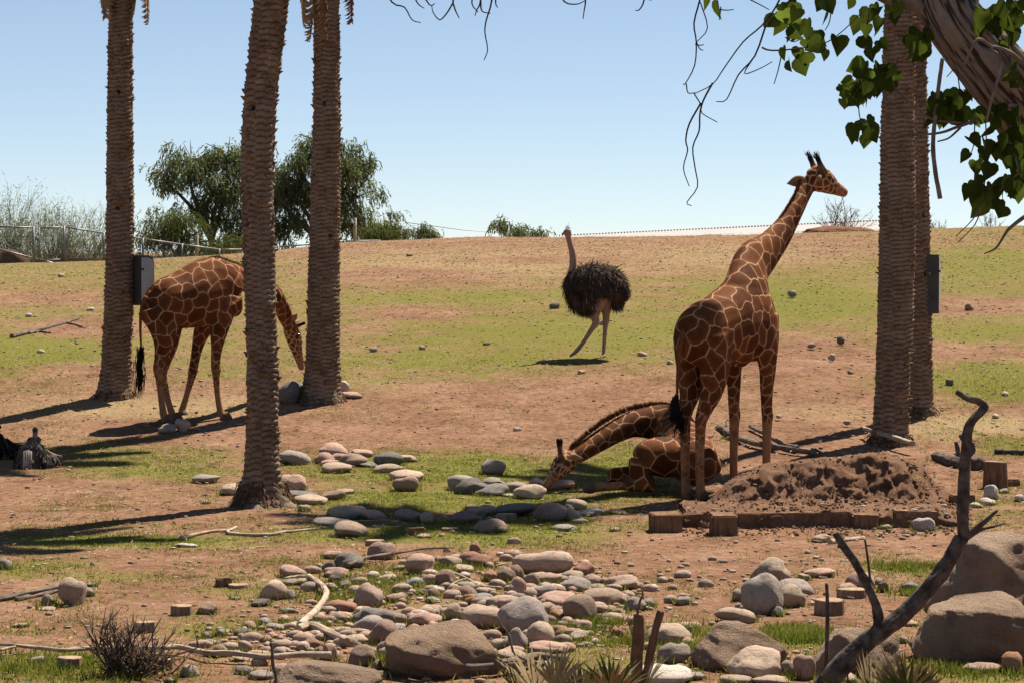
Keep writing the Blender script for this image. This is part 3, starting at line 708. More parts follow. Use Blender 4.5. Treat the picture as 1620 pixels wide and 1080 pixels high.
# --- giraffe standing in profile at the mound, rump towards us
def A_make():
    f = np.array((.6, .8, 0)); rt = np.array((.8, -.6, 0)); up = np.array((0, 0, 1.))
    hip = U(1109, 600, 29.2); hip[2] = 0; hip[2] = float(gz(hip[0], hip[1], False))
    def L(s, r, z): return hip + f * s + rt * r + up * z
    lo = []
    lo.append(dict(part='trunk', pts=[(L(-.36, 0, 2.02), .10, .16), (L(-.26, 0, 1.99), .21, .29), (L(-.05, 0, 1.95), .29, .38), (L(.3, 0, 1.99), .32, .41),
        (L(.65, 0, 2.06), .34, .48), (L(.92, 0, 2.09), .32, .56), (L(1.15, 0, 1.98), .29, .46), (L(1.34, 0, 1.86), .20, .30), (L(1.44, 0, 1.82), .10, .16)]))
    base = L(.92, 0, 2.2)
    n = [(L(.80, 0, 2.16), .26, .42), (L(1.0, 0, 2.36), .25, .42)] + [(U(px, py, d), a, b) for px, py, d, a, b in ((1189, 424, 30.35, .185, .33), (1211, 400, 30.65, .145, .245), (1235, 371, 30.95, .118, .185),
         (1256, 335, 31.2, .10, .14), (1271, 306, 31.4, .092, .12), (1283, 287, 31.5, .087, .105))]
    lo.append(dict(part='neck', pts=n))
    hl = np.array((.25, -.95, 0)); hd = 31.5
    lo.append(dict(part='head', lat=hl, pts=[(U(px, py, hd + q), a, b) for px, py, q, a, b in ((1278, 285, 0, .095, .11), (1290, 283, 0, .115, .155), (1303, 287, .02, .11, .155), (1314, 294, .05, .085, .118), (1324, 299.5, .07, .066, .085), (1333, 304, .09, .062, .066), (1340, 307, .1, .045, .045))]))
    for (a, b, q) in (((1289, 268), (1280, 246), .06), ((1300, 267), (1292, 247), -.06)):
        P0, P1 = U(a[0], a[1], hd + q), U(b[0], b[1], hd + q * 1.6)
        lo.append(dict(part='horn', lat=hl, pts=[(P0 - (P1 - P0) * .3, .055, .06), (P0, .046, .05), ((P0 + P1) / 2, .034, .036), (P1 * .85 + P0 * .15, .037, .037), (P1, .032, .032)]))
    lo.append(dict(part='head', lat=hl, pts=[(U(1300, 270, hd), .05, .03), (U(1308, 272, hd + .01), .045, .035), (U(1314, 279, hd + .03), .05, .03)]))
    hoofs = []
    for s in (-1, 1):
        hx = .10 * s
        hz0 = float(gz(*(L(-.2 + .03 * s, hx, 0)[:2])))
        lo.append(dict(part='leg', pts=[(L(.02, .14 * s, 1.95), .18, .31), (L(.05, .16 * s, 1.62), .15, .27), (L(.0, .15 * s, 1.32), .11, .19), (L(-.10, .13 * s, 1.12), .078, .12), (L(-.17, .115 * s, .98), .066, .095),
            (L(-.175, .105 * s, .84), .058, .072), (L(-.18, .10 * s, .5), .054, .058), (L(-.17, .10 * s, .25), .052, .058), (L(-.15, hx, .12), .054, .062), (L(-.13, hx, .04), .05, .05)]))
        hoofs.append((L(-.15, hx, 0), hz0))
        fx = .20 * s; fs = 1.10 + .05 * s
        p = L(fs, fx, 0); pz = float(gz(p[0], p[1]))
        lo.append(dict(part='leg', pts=[(L(1.08, .20 * s, 2.15), .11, .30), (L(1.10, .22 * s, 1.85), .115, .23), (L(fs, .21 * s, 1.55), .095, .135), (L(fs, .2 * s, 1.3), .078, .095), (L(fs, fx, 1.06), .066, .075), (L(fs + .02, fx, .95), .068, .08), (L(fs + .01, fx, .82), .058, .066),
            (L(fs, fx, .5), .052, .054), (L(fs, fx, .28 + pz * .5), .05, .055), (L(fs + .03, fx, .10 + pz), .055, .06)]))
        hoofs.append((p, pz))
    def extra(root, o):
        for p, z in hoofs: q = p.copy(); q[2] = z; hoof(root, o, q, f)
        e0 = U(1274, 284, hd - .10); ear(root, o, e0, U(1245, 291, hd - .16), (0, 0, 1), .07)
        ear(root, o, U(1290, 275, hd + .1), U(1280, 268, hd + .3), (0, 0, 1), .05)
        ear(root, o, U(1295, 276, hd - .115), U(1296, 289, hd - .19), (1, 0, 0), .035)
        ball('eye', root, o, U(1313.5, 281, hd - .055), .024, EYE); ball('eye', root, o, U(1314, 281, hd + .1), .024, EYE)
        for b_, q_ in (((1280, 246), .06), ((1292, 247), -.06)):
            strands('horn_tuft', [U(b_[0], b_[1] + 1, hd + q_ * 1.6) + RNG.normal(0, .018, 3) for _ in range(50)], [np.array((-.5, 0, 1.)) + RNG.normal(0, .35, 3) for _ in range(50)], .05, .005, HAIR, root, o, .2)['kind'] = 'stuff'
        ball('nostril', root, o, U(1336, 300.5, hd + .05), .012, HAIR)
        t0 = L(-.37, 0, 2.02)
        P = [t0, L(-.44, -.01, 1.8), L(-.45, -.03, 1.5), L(-.43, -.05, 1.3), L(-.42, -.06, 1.22)]
        mb = MB(); mb.add(*tube(P, [.035, .028, .02, .016, .014], seg=8, sub=4)); mb.build('tail', MANE, root, origin=o)
        tuft(root, o, [L(-.42, -.06, 1.27), L(-.44, -.08, 1.15), L(-.42, -.05, 1.02), L(-.42, -.04, .88)], .065, 200)
        mane(root, o, [U(1190, 396, 30.4), U(1203, 387, 30.52), U(1222, 370, 30.8), U(1240, 340, 31.0), U(1256, 312, 31.2), U(1266, 287, 31.35)], (-.3, -.4, 1), .035, 1500, .012)
    return giraffe_make('tall standing giraffe looking over the slope, head highest against the sky', hip, lo, rt, 5, None, extra)
A_make()

# --- giraffe grazing between the palms
def B_make():
    d0 = 37.2; DB = .3; rt = np.array((.42, -.90, 0)); f = np.array((.9, .42, 0))
    W = lambda px, py, d, a, b=None: (U(px, py - 1.5, d + DB), a, a if b is None else b)
    lo = [dict(part='trunk', pts=[W(362, 480, 37.7, .20, .24), W(368, 492, 37.75, .14, .16), W(366, 502, 37.75, .06, .06)]), dict(part='trunk', pts=[W(231, 476, 37.0, .07, .12), W(238, 478, 37.05, .20, .26), W(255, 480, 37.15, .33, .36), W(285, 477, 37.35, .36, .43), W(315, 468, 37.55, .35, .50), W(338, 460, 37.72, .31, .50), W(356, 464, 37.85, .25, .40), W(368, 474, 37.95, .15, .25)]),
          dict(part='neck', pts=[W(345, 448, 37.75, .25, .32), W(366, 443, 38.0, .19, .25), W(385, 444, 38.25, .15, .19), W(405, 449, 38.5, .13, .165), W(425, 463, 38.8, .115, .15), W(441, 481, 39.1, .105, .14), W(452, 503, 39.4, .098, .125), W(459, 517, 39.5, .09, .11)]),
          dict(part='head', pts=[W(457, 512, 39.5, .085, .10), W(461, 524, 39.55, .10, .135), W(466, 540, 39.6, .095, .125), W(470, 556, 39.62, .075, .095), W(474, 571, 39.65, .058, .07), W(476.5, 582, 39.66, .05, .055), W(477, 587, 39.66, .035, .035)])]
    for q in (-.07, .07):
        lo.append(dict(part='horn', pts=[W(464, 520, 39.55 + q, .04), W(470, 517, 39.55 + q, .034), W(478, 514, 39.55 + q * 1.3, .028), W(483, 512, 39.55 + q * 1.5, .03)]))
    def leg(pts): lo.append(dict(part='leg', pts=pts))
    leg([W(250, 488, 37.0, .19, .32), W(258, 515, 36.98, .15, .25), W(259, 545, 36.95, .10, .155), W(254, 570, 36.95, .068, .10), W(251, 585, 36.95, .062, .09), W(252, 600, 36.95, .05, .06), W(255, 630, 36.95, .045, .05), W(258, 652, 36.95, .05, .056), W(261, 664, 36.95, .055, .06), W(263, 669, 36.95, .05, .05)])
    leg([W(252, 488, 37.35, .19, .30), W(264, 515, 37.38, .15, .25), W(267, 545, 37.4, .10, .15), W(261, 572, 37.4, .068, .10), W(257, 587, 37.4, .062, .085), W(259, 602, 37.4, .05, .06), W(265, 632, 37.35, .045, .05), W(271, 652, 37.3, .05, .056), W(275, 662, 37.3, .055, .06), W(277, 666, 37.3, .05, .05)])
    leg([W(350, 470, 37.6, .10, .28), W(350, 500, 37.55, .12, .20), W(346, 527, 37.5, .10, .14), W(343, 552, 37.5, .075, .09), W(341, 575, 37.5, .064, .072), W(342, 586, 37.5, .066, .078), W(342, 598, 37.5, .05, .058), W(344, 625, 37.5, .044, .046), W(348, 648, 37.5, .05, .054), W(353, 660, 37.48, .055, .06), W(355, 664, 37.47, .05, .05)])
    leg([W(338, 470, 37.95, .10, .28), W(333, 500, 37.98, .12, .19), W(319, 528, 38.0, .10, .13), W(312, 552, 38.0, .075, .088), W(307, 578, 37.95, .064, .072), W(305, 589, 37.95, .066, .076), W(302, 602, 37.92, .05, .057), W(295, 627, 37.85, .044, .046), W(289, 647, 37.8, .05, .054), W(287, 657, 37.78, .055, .06), W(288, 662, 37.78, .05, .05)])
    UU = U; o0 = U(262, 672, 37.0); o0[2] = float(gz(o0[0], o0[1]))
    def extra(root, o):
        U = lambda px, py, d: UU(px, py - 1.5, d + DB)
        for px, py, d in ((264, 671, 36.93), (278, 668, 37.28), (356, 667, 37.46), (288, 664, 37.77)):
            p = U(px, py, d); hoof(root, o, p, f)
        ear(root, o, U(461, 512, 39.4), U(470, 498, 39.3), (1, 0, .3), .055); ear(root, o, U(464, 512, 39.65), U(478, 503, 39.8), (1, 0, .3), .05)
        ball('eye', root, o, U(472.5, 532, 39.48), .024, EYE)
        P = [U(231, 470, 36.95), U(224, 490, 36.9), U(222, 520, 36.88), U(223, 545, 36.88), U(223, 553, 36.88)]
        mb = MB(); mb.add(*tube(P, [.035, .028, .02, .016, .014], seg=8, sub=4)); mb.build('tail', MANE, root, origin=o)
        tuft(root, o, [U(223, 550, 36.88), U(222, 565, 36.88), U(220, 583, 36.88), U(222, 600, 36.88), U(219, 617, 36.88)], .06, 200)
        mane(root, o, [U(318, 417, 37.55), U(342, 409, 37.75), U(366, 417, 38.0), U(388, 424, 38.25), U(410, 433, 38.5), U(430, 448, 38.8), U(446, 467, 39.1), U(458, 492, 39.4)], (.2, 0, 1), .035, 1200, .012)
    return giraffe_make('giraffe grazing with lowered neck half hidden behind two palm trunks', o0, lo, rt, 9, None, extra)
B_make()

# --- giraffe lying down
def C_make():
    rt = np.array((.93, .36, 0)); up = (0, 0, 1)
    W = lambda px, py, d, a, b=None: (U(px, py, d), a, a if b is None else b)
    lo = [dict(part='trunk', pts=[W(1117, 752, 29.75, .10, .10), W(1112, 742, 29.85, .20, .22), W(1100, 730, 30.05, .29, .29), W(1086, 716, 30.45, .32, .33), W(1074, 702, 30.95, .31, .36), W(1064, 692, 31.4, .27, .38), W(1056, 690, 31.75, .18, .28)]),
          dict(part='neck', lat=np.array((0.25, .97, 0)), pts=[W(1068, 690, 31.5, .24, .34), W(1060, 677, 31.45, .21, .30), W(1047, 669, 31.4, .18, .25), W(1025, 668, 31.3, .15, .205), W(1000, 671, 31.15, .125, .165), W(972, 683, 31.0, .11, .145), W(945, 699, 30.85, .10, .13), W(920, 715, 30.7, .09, .112), W(908, 722, 30.65, .088, .105)]),
          dict(part='head', lat=np.array((0.2, .97, 0)), pts=[W(908, 722, 30.65, .085, .10), W(899, 727, 30.6, .10, .13), W(890, 735, 30.55, .10, .13), W(881, 746, 30.5, .078, .10), W(873, 757, 30.48, .058, .072), W(866, 766, 30.45, .052, .055), W(863, 771, 30.45, .035, .035)])]
    for q in (-.07, .07):
        lo.append(dict(part='horn', lat=np.array((0.2, .97, 0)), pts=[W(889, 727, 30.55 + q, .042), W(887, 718, 30.55 + q, .036), W(885.5 + q * 20, 705, 30.55 + q * 1.2, .028), W(885 + q * 25, 696, 30.55 + q * 1.3, .032), W(885 + q * 25, 692.5, 30.55 + q * 1.3, .025)]))
    def leg(pts, part='leg'): lo.append(dict(part=part, pts=pts))
    # near haunch folded, knee pointing forward, cannon laid out along the grass
    leg([W(1082, 725, 30.2, .22, .25), W(1052, 722, 30.1, .24, .25), W(1028, 722, 29.98, .215, .21), W(1015, 730, 29.92, .16, .16)], 'trunk')
    leg([W(1014, 728, 29.92, .15), W(1012, 742, 29.88, .13), W(1020, 756, 29.84, .10), W(1029, 766, 29.8, .08)], 'trunk')
    leg([W(1036, 767, 29.8, .075), W(1024, 768, 29.8, .08), W(1010, 769, 29.8, .062), W(985, 768, 29.8, .055), W(962, 769, 29.78, .054), W(947, 769.5, 29.76, .060), W(938, 771, 29.75, .055)])
    # far haunch
    leg([W(1100, 730, 30.1, .22), W(1118, 738, 30.3, .19), W(1122, 752, 30.3, .13)], 'trunk')
    # folded foreleg
    leg([W(1045, 728, 31.3, .14), W(1020, 742, 31.2, .11), W(992, 748, 31.1, .09), W(972, 750, 31.0, .085), W(963, 752, 30.98, .075)], 'neck')
    leg([W(963, 754, 30.98, .07), W(985, 760, 31.0, .06), W(1010, 764, 31.05, .055)])
    o0 = U(1070, 772, 30.2); o0[2] = float(gz(o0[0], o0[1]))
    zmin = float(gz(U(985, 768, 29.8)[0], 29.8))
    def extra(root, o):
        p = U(936, 772, 29.74); v, f = tube([p + np.array((.03, 0, .01)), p + np.array((-.03, -.005, .0)), p + np.array((-.10, -.01, -.02))], [.062, .066, .035], [.058, .055, .03], seg=10)
        link('hoof', mesh('hoof', v - o, f, HOOF), root)
        ear(root, o, U(903, 722, 30.5), U(923, 725, 30.35), (0, 0, 1), .045); ear(root, o, U(905, 717, 30.75), U(920, 706, 30.9), (0, 0, 1), .045)
        ball('eye', root, o, U(880.5, 730, 30.45), .026, EYE)
        mane(root, o, [U(1072, 652, 31.45), U(1058, 645, 31.42), U(1045, 642, 31.4), U(1022, 643, 31.3), U(995, 649, 31.15), U(968, 661, 31.0), U(942, 678, 30.85), U(917, 699, 30.7), U(906, 711, 30.65)], (-.25, 0, 1), .055, 3000, .014)
    return giraffe_make('giraffe lying on the grass, arched neck reaching down to grey stones', o0, lo, rt, 14, None, extra)
C_make()
# ------------------------------------------------------------------ river stones and boulders
def stone_mat():
    m = NT('river_stone'); oi = m.n('ShaderNodeObjectInfo'); va = m.n('ShaderNodeVectorMath'); va.operation = 'MULTIPLY_ADD'; m.l(oi.outputs['Random'], va.inputs[0]); va.inputs[1].default_value = (40, 23, 11); m.l(m.tc.outputs['Object'], va.inputs[2])
    V = va.outputs[0]; a = m.noise(1.1, 5, .65, V); b = m.noise(4.5, 7, .7, V); g = m.noise(26, 4, .7, V)
    c = m.mix(m.mr(a, .3, .7, 0, .45), oi.outputs['Color'], m.mix(.5, oi.outputs['Color'], (.42, .33, .27)))
    c = m.mix(m.mr(b, .46, .68, 0, .55), c, m.mix(.75, c, (.09, .06, .045)))
    c = m.mix(m.mr(g, .5, .72, 0, .4), c, (.5, .42, .35)); c = m.mix(m.mr(g, .3, .45, .35, 0), c, (.08, .06, .05))
    m.bump(m.math('ADD', b, m.math('MULTIPLY', g, .5)), .7, .03)
    return m.col(c, .8, .25)
STONE = stone_mat()
def granite_mat():
    m = NT('granite_boulder'); oi = m.n('ShaderNodeObjectInfo')
    a = m.noise(1.6, 6, .6); g = m.noise(60, 3, .7); s = m.vor(120)
    c = m.mix(m.mr(a, .3, .72), oi.outputs['Color'], (.34, .225, .15))
    c = m.mix(m.mr(g, .4, .7, 0, .55), c, (.47, .37, .29)); c = m.mix(m.mr(s.outputs[0], .0, .35, .5, 0), c, (.07, .05, .045)); c = m.mix(m.mr(m.noise(3.5, 7, .7), .52, .7, 0, .6), c, (.20, .125, .085))
    m.bump(m.math('ADD', m.noise(9, 8, .75), m.math('MULTIPLY', g, .5)), 1., .09)
    return m.col(c, .92, .2)
GRANITE = granite_mat()
def n3(v, s, seed, o=3):
    t = 0; a = 1; tot = 0
    for i in range(o):
        q = v * s + seed * 3.7 + i * 11.3
        t = t + a * (vnoise(q[:, 0] + q[:, 2] * .7, q[:, 1] + q[:, 2] * .31 + 5) + vnoise(q[:, 1] * 1.1 - q[:, 2], q[:, 2] + q[:, 0] * .4 + 9) - 1); tot += a; a *= .5; s *= 2.1
    return t / tot
def stone_mesh(seed, sub=3, ang=.0, lump=.46):
    v, f = ico(sub); r = np.random.default_rng(seed)
    e = 1 - .12 * r.random(); v = np.sign(v) * np.abs(v) ** e
    for _ in range(int(3 + ang * 10)):                              # worn facets
        nn = r.normal(0, 1, 3); nn /= np.linalg.norm(nn); h = r.uniform(.62, .92); d = v @ nn
        v = v - np.outer(np.maximum(d - h, 0) * (.55 + .4 * ang), nn)
    v = v * (1 + lump * n3(v, 1.1, seed, 2)[:, None] + .07 * n3(v, 4, seed + 3, 3)[:, None])
    for _ in range(2):                                              # a worn dent or two
        nn = r.normal(0, 1, 3); nn /= np.linalg.norm(nn); v = v * (1 - r.uniform(.05, .2) * np.exp(-((v - nn) ** 2).sum(1) / .18))[:, None]
    v -= (v.max(0) + v.min(0)) / 2; v /= (v.max(0) - v.min(0)) / 2
    return mesh('river_stone', v, f, STONE)
STONES = [stone_mesh(k, 3, 0) for k in range(14)] + [stone_mesh(50 + k, 3, .6, .5) for k in range(6)]
CC = dict(t=('tan', (.54, .395, .29)), p=('pinkish', (.53, .34, .26)), g=('grey', (.39, .325, .275)), d=('dark slate', (.20, .18, .165)), r=('red-brown', (.40, .20, .135)),
          b=('brown', (.36, .245, .18)), l=('pale', (.66, .58, .50)), u=('blue-grey', (.33, .33, .32)), o=('orange', (.52, .27, .14)), v=('purplish', (.31, .205, .185)))
ROCKPTS = []; SAME = {}
def size_word(w): return 'tiny' if w < 13 else 'small' if w < 22 else 'mid-sized' if w < 36 else 'large' if w < 56 else 'very large'
def stone(px, py, w, h, ck, place, i, label=None, ang=False):
    g = G(px, py + h / 2 - 1); 
    if g is None: return
    d = g[1]; k = d / F; W = w * k * 1.2; D = W * random.uniform(.7, .95)
    view = math.atan2(CAMZ - g[2], d); H = max((h * k - D * math.sin(view) * .5), .4 * h * k) * 1.42
    H = min(H, W * 1.35)
    o = bpy.data.objects.new('river_stone', STONES[(i * 7 + int(px)) % 14 if not ang else 14 + i % 6]); COL.objects.link(o)
    y = d + D * .36; x = g[0] * y / d
    o.location = (x, y, float(gz(x, y)) + H * .34); o.scale = (W / 2, D / 2, H / 2 * 1.1)
    o.rotation_euler = (random.choice((0, math.pi)) + random.uniform(-.1, .1), random.uniform(-.16, .16), random.choice((0, math.pi)) + random.uniform(-.35, .35))
    cn, c = CC[ck]; j = random.uniform(1.0, 1.4); o.color = (c[0] * j, c[1] * j * random.uniform(.97, 1.03), c[2] * j, 1)
    asp = w / h; shp = 'flat' if asp > 2.9 else 'upright' if asp < 1.05 else 'rounded' if asp < 1.7 else 'oval'
    lb = label or f'{size_word(w)} {cn} {shp} river stone {place}'
    tag(o, lb, 'stone', 'river stones ' + place); SAME.setdefault(lb, []).append((w, o))
    ROCKPTS.append((x, y, W / 2, D / 2))
    return o
def stones(x0, y0, k, place, rows):
    for i, r in enumerate(rows):
        X, Y, w, h, ck = r[:5]
        stone(x0 + X / k, y0 + Y / k, w / k, h / k, ck, place, i, r[5] if len(r) > 5 else None, ck in 'or' and i % 3 == 0)

stones(280, 680, 4.05, 'by the leaning palm', [(185,322,145,50,'g','lone grey flat stone farthest out on the shaded side of the leaning palm'),(362,392,145,62,'t','tan oval stone touching the shaded side of the leaning palm'),
 (700,348,90,85,'p'),(757,352,122,90,'p'),(790,420,185,40,'d'),(850,455,190,60,'t'),(998,425,140,52,'b'),(1070,398,125,30,'p'),(812,507,70,42,'t'),(60,742,130,28,'l','pale flat stone beside the thick end of the long fallen branch'),(182,467,50,24,'g')])
stones(280, 680, 4.05, 'in the grass ring behind the leaning palm', [(755,190,185,75,'g'),(1003,130,165,60,'p'),(1175,158,145,42,'p'),(945,188,115,60,'p'),(1040,180,100,40,'p'),(1120,205,175,72,'b'),(980,218,100,35,'p'),
 (1025,253,170,55,'t'),(1355,200,165,75,'d'),(1240,230,150,30,'d'),(1353,255,170,52,'t'),(1470,193,130,38,'t'),(1470,300,190,60,'t'),(1465,357,145,82,'b')])
stones(280, 680, 4.05, 'along the long fallen branch', [(1085,530,215,65,'t'),(1110,560,120,40,'d'),(1000,592,230,50,'g'),(1268,550,140,58,'p'),(1490,557,165,72,'g'),(1600,573,80,60,'t'),(1112,652,185,85,'b')])
stones(600, 680, 4.05, 'beneath the lying giraffe\'s muzzle', [(735,253,140,80,'g','lone grey domed stone on the grass above the muzzle stones'),(530,350,160,85,'g'),(585,372,190,90,'d'),(725,345,150,55,'g'),(718,394,190,65,'d'),(880,378,150,65,'g'),(968,410,180,80,'t'),(1005,352,80,60,'g'),(1145,365,180,52,'p'),(840,423,80,20,'l')])
stones(600, 680, 4.05, 'around the short grey stump on the grass', [(600,503,90,35,'p'),(555,568,190,75,'v'),(618,535,150,50,'t'),(700,523,100,55,'p'),(860,520,240,68,'d'),(990,505,50,40,'r'),(1100,537,205,100,'v','largest purplish boulder-like stone beside the short grey stump on the grass'),
 (1265,488,120,60,'t'),(1212,505,60,40,'g'),(1235,552,90,65,'g'),(1350,533,160,45,'u'),(1290,590,85,30,'g'),(1190,632,150,36,'g'),(712,620,195,75,'b'),(785,645,60,35,'t'),(1530,530,110,28,'p'),(1510,643,50,24,'t'),(285,682,85,28,'t')])
stones(400, 860, 3.857, 'at the upper edge of the stone heap', [(487,73,105,45,'p'),(785,52,150,100,'b'),(578,112,165,85,'d'),(462,150,70,55,'d'),(512,183,135,55,'p'),(245,180,150,62,'p'),(345,165,55,28,'p'),(1020,135,160,110,'p'),(1210,120,135,60,'t'),
 (1360,32,65,65,'r','red-brown egg-shaped stone standing upright on a wider red-brown stone'),(1350,103,175,80,'r','wide red-brown stone with an upright egg-shaped stone behind it'),(1280,162,125,40,'t'),(900,152,75,30,'g'),(505,215,80,65,'v'),(565,258,70,42,'g'),(493,275,48,32,'g'),(820,190,65,30,'t'),(815,220,105,38,'t'),(990,245,95,50,'u'),(1050,213,50,32,'t'),(1180,222,110,95,'b')])
stones(400, 860, 3.857, 'beside the bent pale driftwood branch', [(125,292,145,105,'t'),(210,318,90,52,'g'),(45,366,100,42,'d'),(225,240,110,36,'g'),(310,235,90,36,'t'),(705,333,150,125,'t'),(870,340,105,45,'p'),(540,390,160,68,'r'),(910,362,55,36,'t'),(685,408,90,38,'p'),(560,465,60,42,'p'),(300,480,80,45,'g'),(210,415,85,32,'g'),
 (70,490,80,48,'g'),(135,515,105,45,'g'),(10,565,40,40,'g'),(75,583,70,38,'p'),(70,663,62,50,'b'),(590,508,60,35,'t'),(470,670,75,100,'p'),(410,665,55,50,'p'),(365,620,120,65,'r'),(400,708,70,35,'p'),(180,770,120,60,'p'),(50,810,130,50,'g')])
stones(400, 860, 3.857, 'in the stone heap behind the big granite boulder', [(1300,270,105,50,'g'),(1300,305,120,70,'b'),(1320,350,70,55,'o'),(1400,340,115,52,'u'),(1100,305,70,45,'b'),(1100,350,75,36,'g'),(1030,300,60,35,'g'),(740,460,220,95,'d'),(720,505,200,100,'g'),(1050,465,180,80,'p'),(1225,430,105,95,'t'),
 (625,548,110,45,'p'),(680,555,80,50,'p'),(630,590,140,50,'t'),(800,560,150,130,'b'),(880,520,90,45,'l'),(805,650,85,75,'v'),(545,585,90,40,'p'),(660,700,150,115,'b'),(760,750,60,60,'b'),(780,815,70,50,'b'),(700,645,120,30,'g')])
stones(700, 860, 3.857, 'on the far side of the stone heap', [(612,135,320,135,'t','largest pale tan flat-topped stone at the back of the stone heap'),(860,168,110,80,'r'),(790,205,120,60,'t'),(300,205,85,65,'r'),(385,195,110,85,'b'),(450,195,90,85,'b'),(660,228,135,70,'p'),(600,205,90,45,'t'),(545,240,85,90,'b'),(810,255,180,75,'g'),(912,232,95,65,'p'),(960,210,50,30,'t'),(997,235,65,45,'p'),(1110,245,170,80,'t'),(940,270,110,40,'t'),(1048,275,85,40,'t')])
stones(700, 860, 3.857, 'in the middle of the stone heap', [(455,285,100,110,'p'),(685,280,70,40,'l'),(610,300,150,70,'g'),(970,332,210,95,'b'),(700,345,220,85,'p'),(1130,320,80,40,'p'),(1085,350,75,50,'b'),(375,370,180,85,'t'),(395,385,110,80,'p'),(835,412,185,150,'b','big blocky brown stone standing in the middle of the stone heap'),(990,402,125,45,'p'),(700,448,80,70,'o'),(640,400,110,60,'t'),
 (1075,420,80,35,'p'),(1095,445,60,26,'t'),(1013,470,65,32,'p'),(1115,460,90,32,'p'),(1175,375,115,75,'g'),(1250,370,70,50,'g'),(1470,353,72,40,'g')])
stones(700, 860, 3.857, 'on the near side of the stone heap', [(260,460,250,120,'t'),(490,455,265,195,'g','big lumpy grey-brown stone rising above the near stones of the heap'),(650,485,80,65,'b'),(690,535,130,60,'r'),(740,505,75,40,'g'),(803,510,45,40,'b'),(865,512,85,62,'p'),(780,555,80,55,'p'),(830,572,120,55,'t'),(590,575,165,140,'t'),(460,600,105,120,'g'),(415,620,140,70,'g'),(650,645,225,75,'p'),(420,685,155,65,'t'),(595,692,115,32,'t'),(725,600,80,32,'t'),(1065,558,75,58,'r'),(912,588,42,28,'t'),(962,555,45,24,'t'),(500,725,190,50,'p'),(255,775,150,55,'r')])
stones(700, 860, 3.857, 'near the twin dead posts', [(1385,560,235,115,'t'),(1410,680,180,110,'g'),(1330,805,330,120,'l'),(1520,815,120,40,'g'),(1485,500,165,28,'p'),(1515,530,40,40,'g'),(985,770,70,45,'g')])
stones(1020, 820, 2.7, 'around the two sawn stumps on bare earth', [(540,230,145,95,'t'),(500,338,155,155,'g','large smooth grey round stone beside the sawn stumps on bare earth'),(405,338,55,45,'g'),(640,300,140,60,'g'),(620,342,110,85,'t'),(745,238,120,36,'p'),(680,258,50,26,'t'),(165,358,55,30,'g'),(10,368,55,36,'g'),(918,272,110,70,'p'),(995,272,50,28,'g'),(1140,300,70,36,'u'),(865,300,70,30,'p'),(385,420,150,60,'t'),(565,402,45,36,'u'),(1020,300,40,40,'b')])
stones(1020, 820, 2.7, 'at the foot of the granite boulders', [(475,635,205,125,'t','smooth tan egg-shaped stone leaning on a round-topped granite boulder'),(615,650,65,60,'g'),(680,650,85,90,'p'),(390,695,120,36,'t'),(545,695,140,40,'t'),(200,683,100,32,'g'),(1435,640,170,48,'p'),(1565,625,80,80,'o'),(1105,525,40,28,'g'),(1590,460,60,60,'p'),(850,685,100,40,'t'),(1180,690,100,40,'g'),(1125,450,80,30,'p')])
stones(1020, 820, 2.7, 'below the landscape timbers', [(750,88,70,28,'t'),(1190,34,85,48,'l','yellowish pale rounded stone just below the last landscape timber'),(1030,40,40,20,'t')])
stones(0, 860, 3.857, 'in the weedy ground by the dry bush', [(445,310,150,145,'t','upright tan boulder-like stone leaning against the bark-covered log'),(293,350,70,60,'b'),(535,302,65,50,'g'),(550,255,60,22,'g'),(290,403,100,20,'t'),(125,503,80,26,'t'),(1265,403,100,65,'b'),(230,715,85,40,'g'),(1040,838,50,26,'g'),(1160,785,100,65,'g'),(30,128,80,60,'g')])
stones(0, 860, 3.857, 'between the dry bush and the bent driftwood', [(1520,500,75,40,'p'),(1268,565,62,34,'g'),(1272,605,90,34,'g'),(1345,555,50,40,'g'),(1390,550,60,34,'t'),(1470,545,90,40,'d'),(1540,567,75,40,'g'),(1495,635,80,65,'t'),(1345,665,95,70,'b'),(1430,670,85,36,'g'),(1275,678,65,28,'t'),(1505,703,155,35,'t'),(1490,775,90,50,'g'),(1435,338,45,18,'l'),(1600,655,50,55,'p')])
stones(0, 0, 1, 'at the foot of the grazing giraffe', [(266,680,24,12,'g'),(289,676,22,17,'t')])
stones(0, 0, 1, 'against the knobbly palm', [(456,626,32,28,'d'),(545,613,13,18,'l'),(556,628,30,8,'p'),(470,622,22,26,'d')])
stones(0, 0, 1, 'on the grassy slope', [(877,486,15,8,'d'),(590,555,11,6,'g'),(668,552,9,5,'t'),(1253,466,12,8,'g'),(1330,540,11,9,'d'),(1284,548,12,6,'g'),(1316,566,10,8,'t'),(1110,500,12,7,'g'),(1146,532,10,6,'g'),(1016,562,13,6,'t'),(955,512,12,6,'t'),(1502,607,11,8,'d'),(1533,488,12,9,'b'),(1590,625,9,6,'l'),(97,437,9,5,'t'),(65,557,11,5,'l'),(46,500,10,5,'l'),(143,491,10,4,'l'),(560,398,9,4,'l'),(815,372,8,4,'l'),(1345,590,9,5,'b'),(1205,573,9,5,'b'),(770,545,10,4,'d'),(1060,575,9,5,'l'),(648,405,9,4,'b'),(1340,670,10,6,'t'),(920,590,10,5,'t'),(1232,660,8,5,'t'),(818,680,11,5,'l'),(950,693,11,5,'l'),(1575,660,9,6,'l')])
stones(0, 0, 1, 'below the square wooden stump', [(1568,782,20,20,'l'),(1545,800,18,7,'l'),(1562,795,22,10,'l'),(1612,790,12,10,'l'),(1588,778,12,7,'l')])

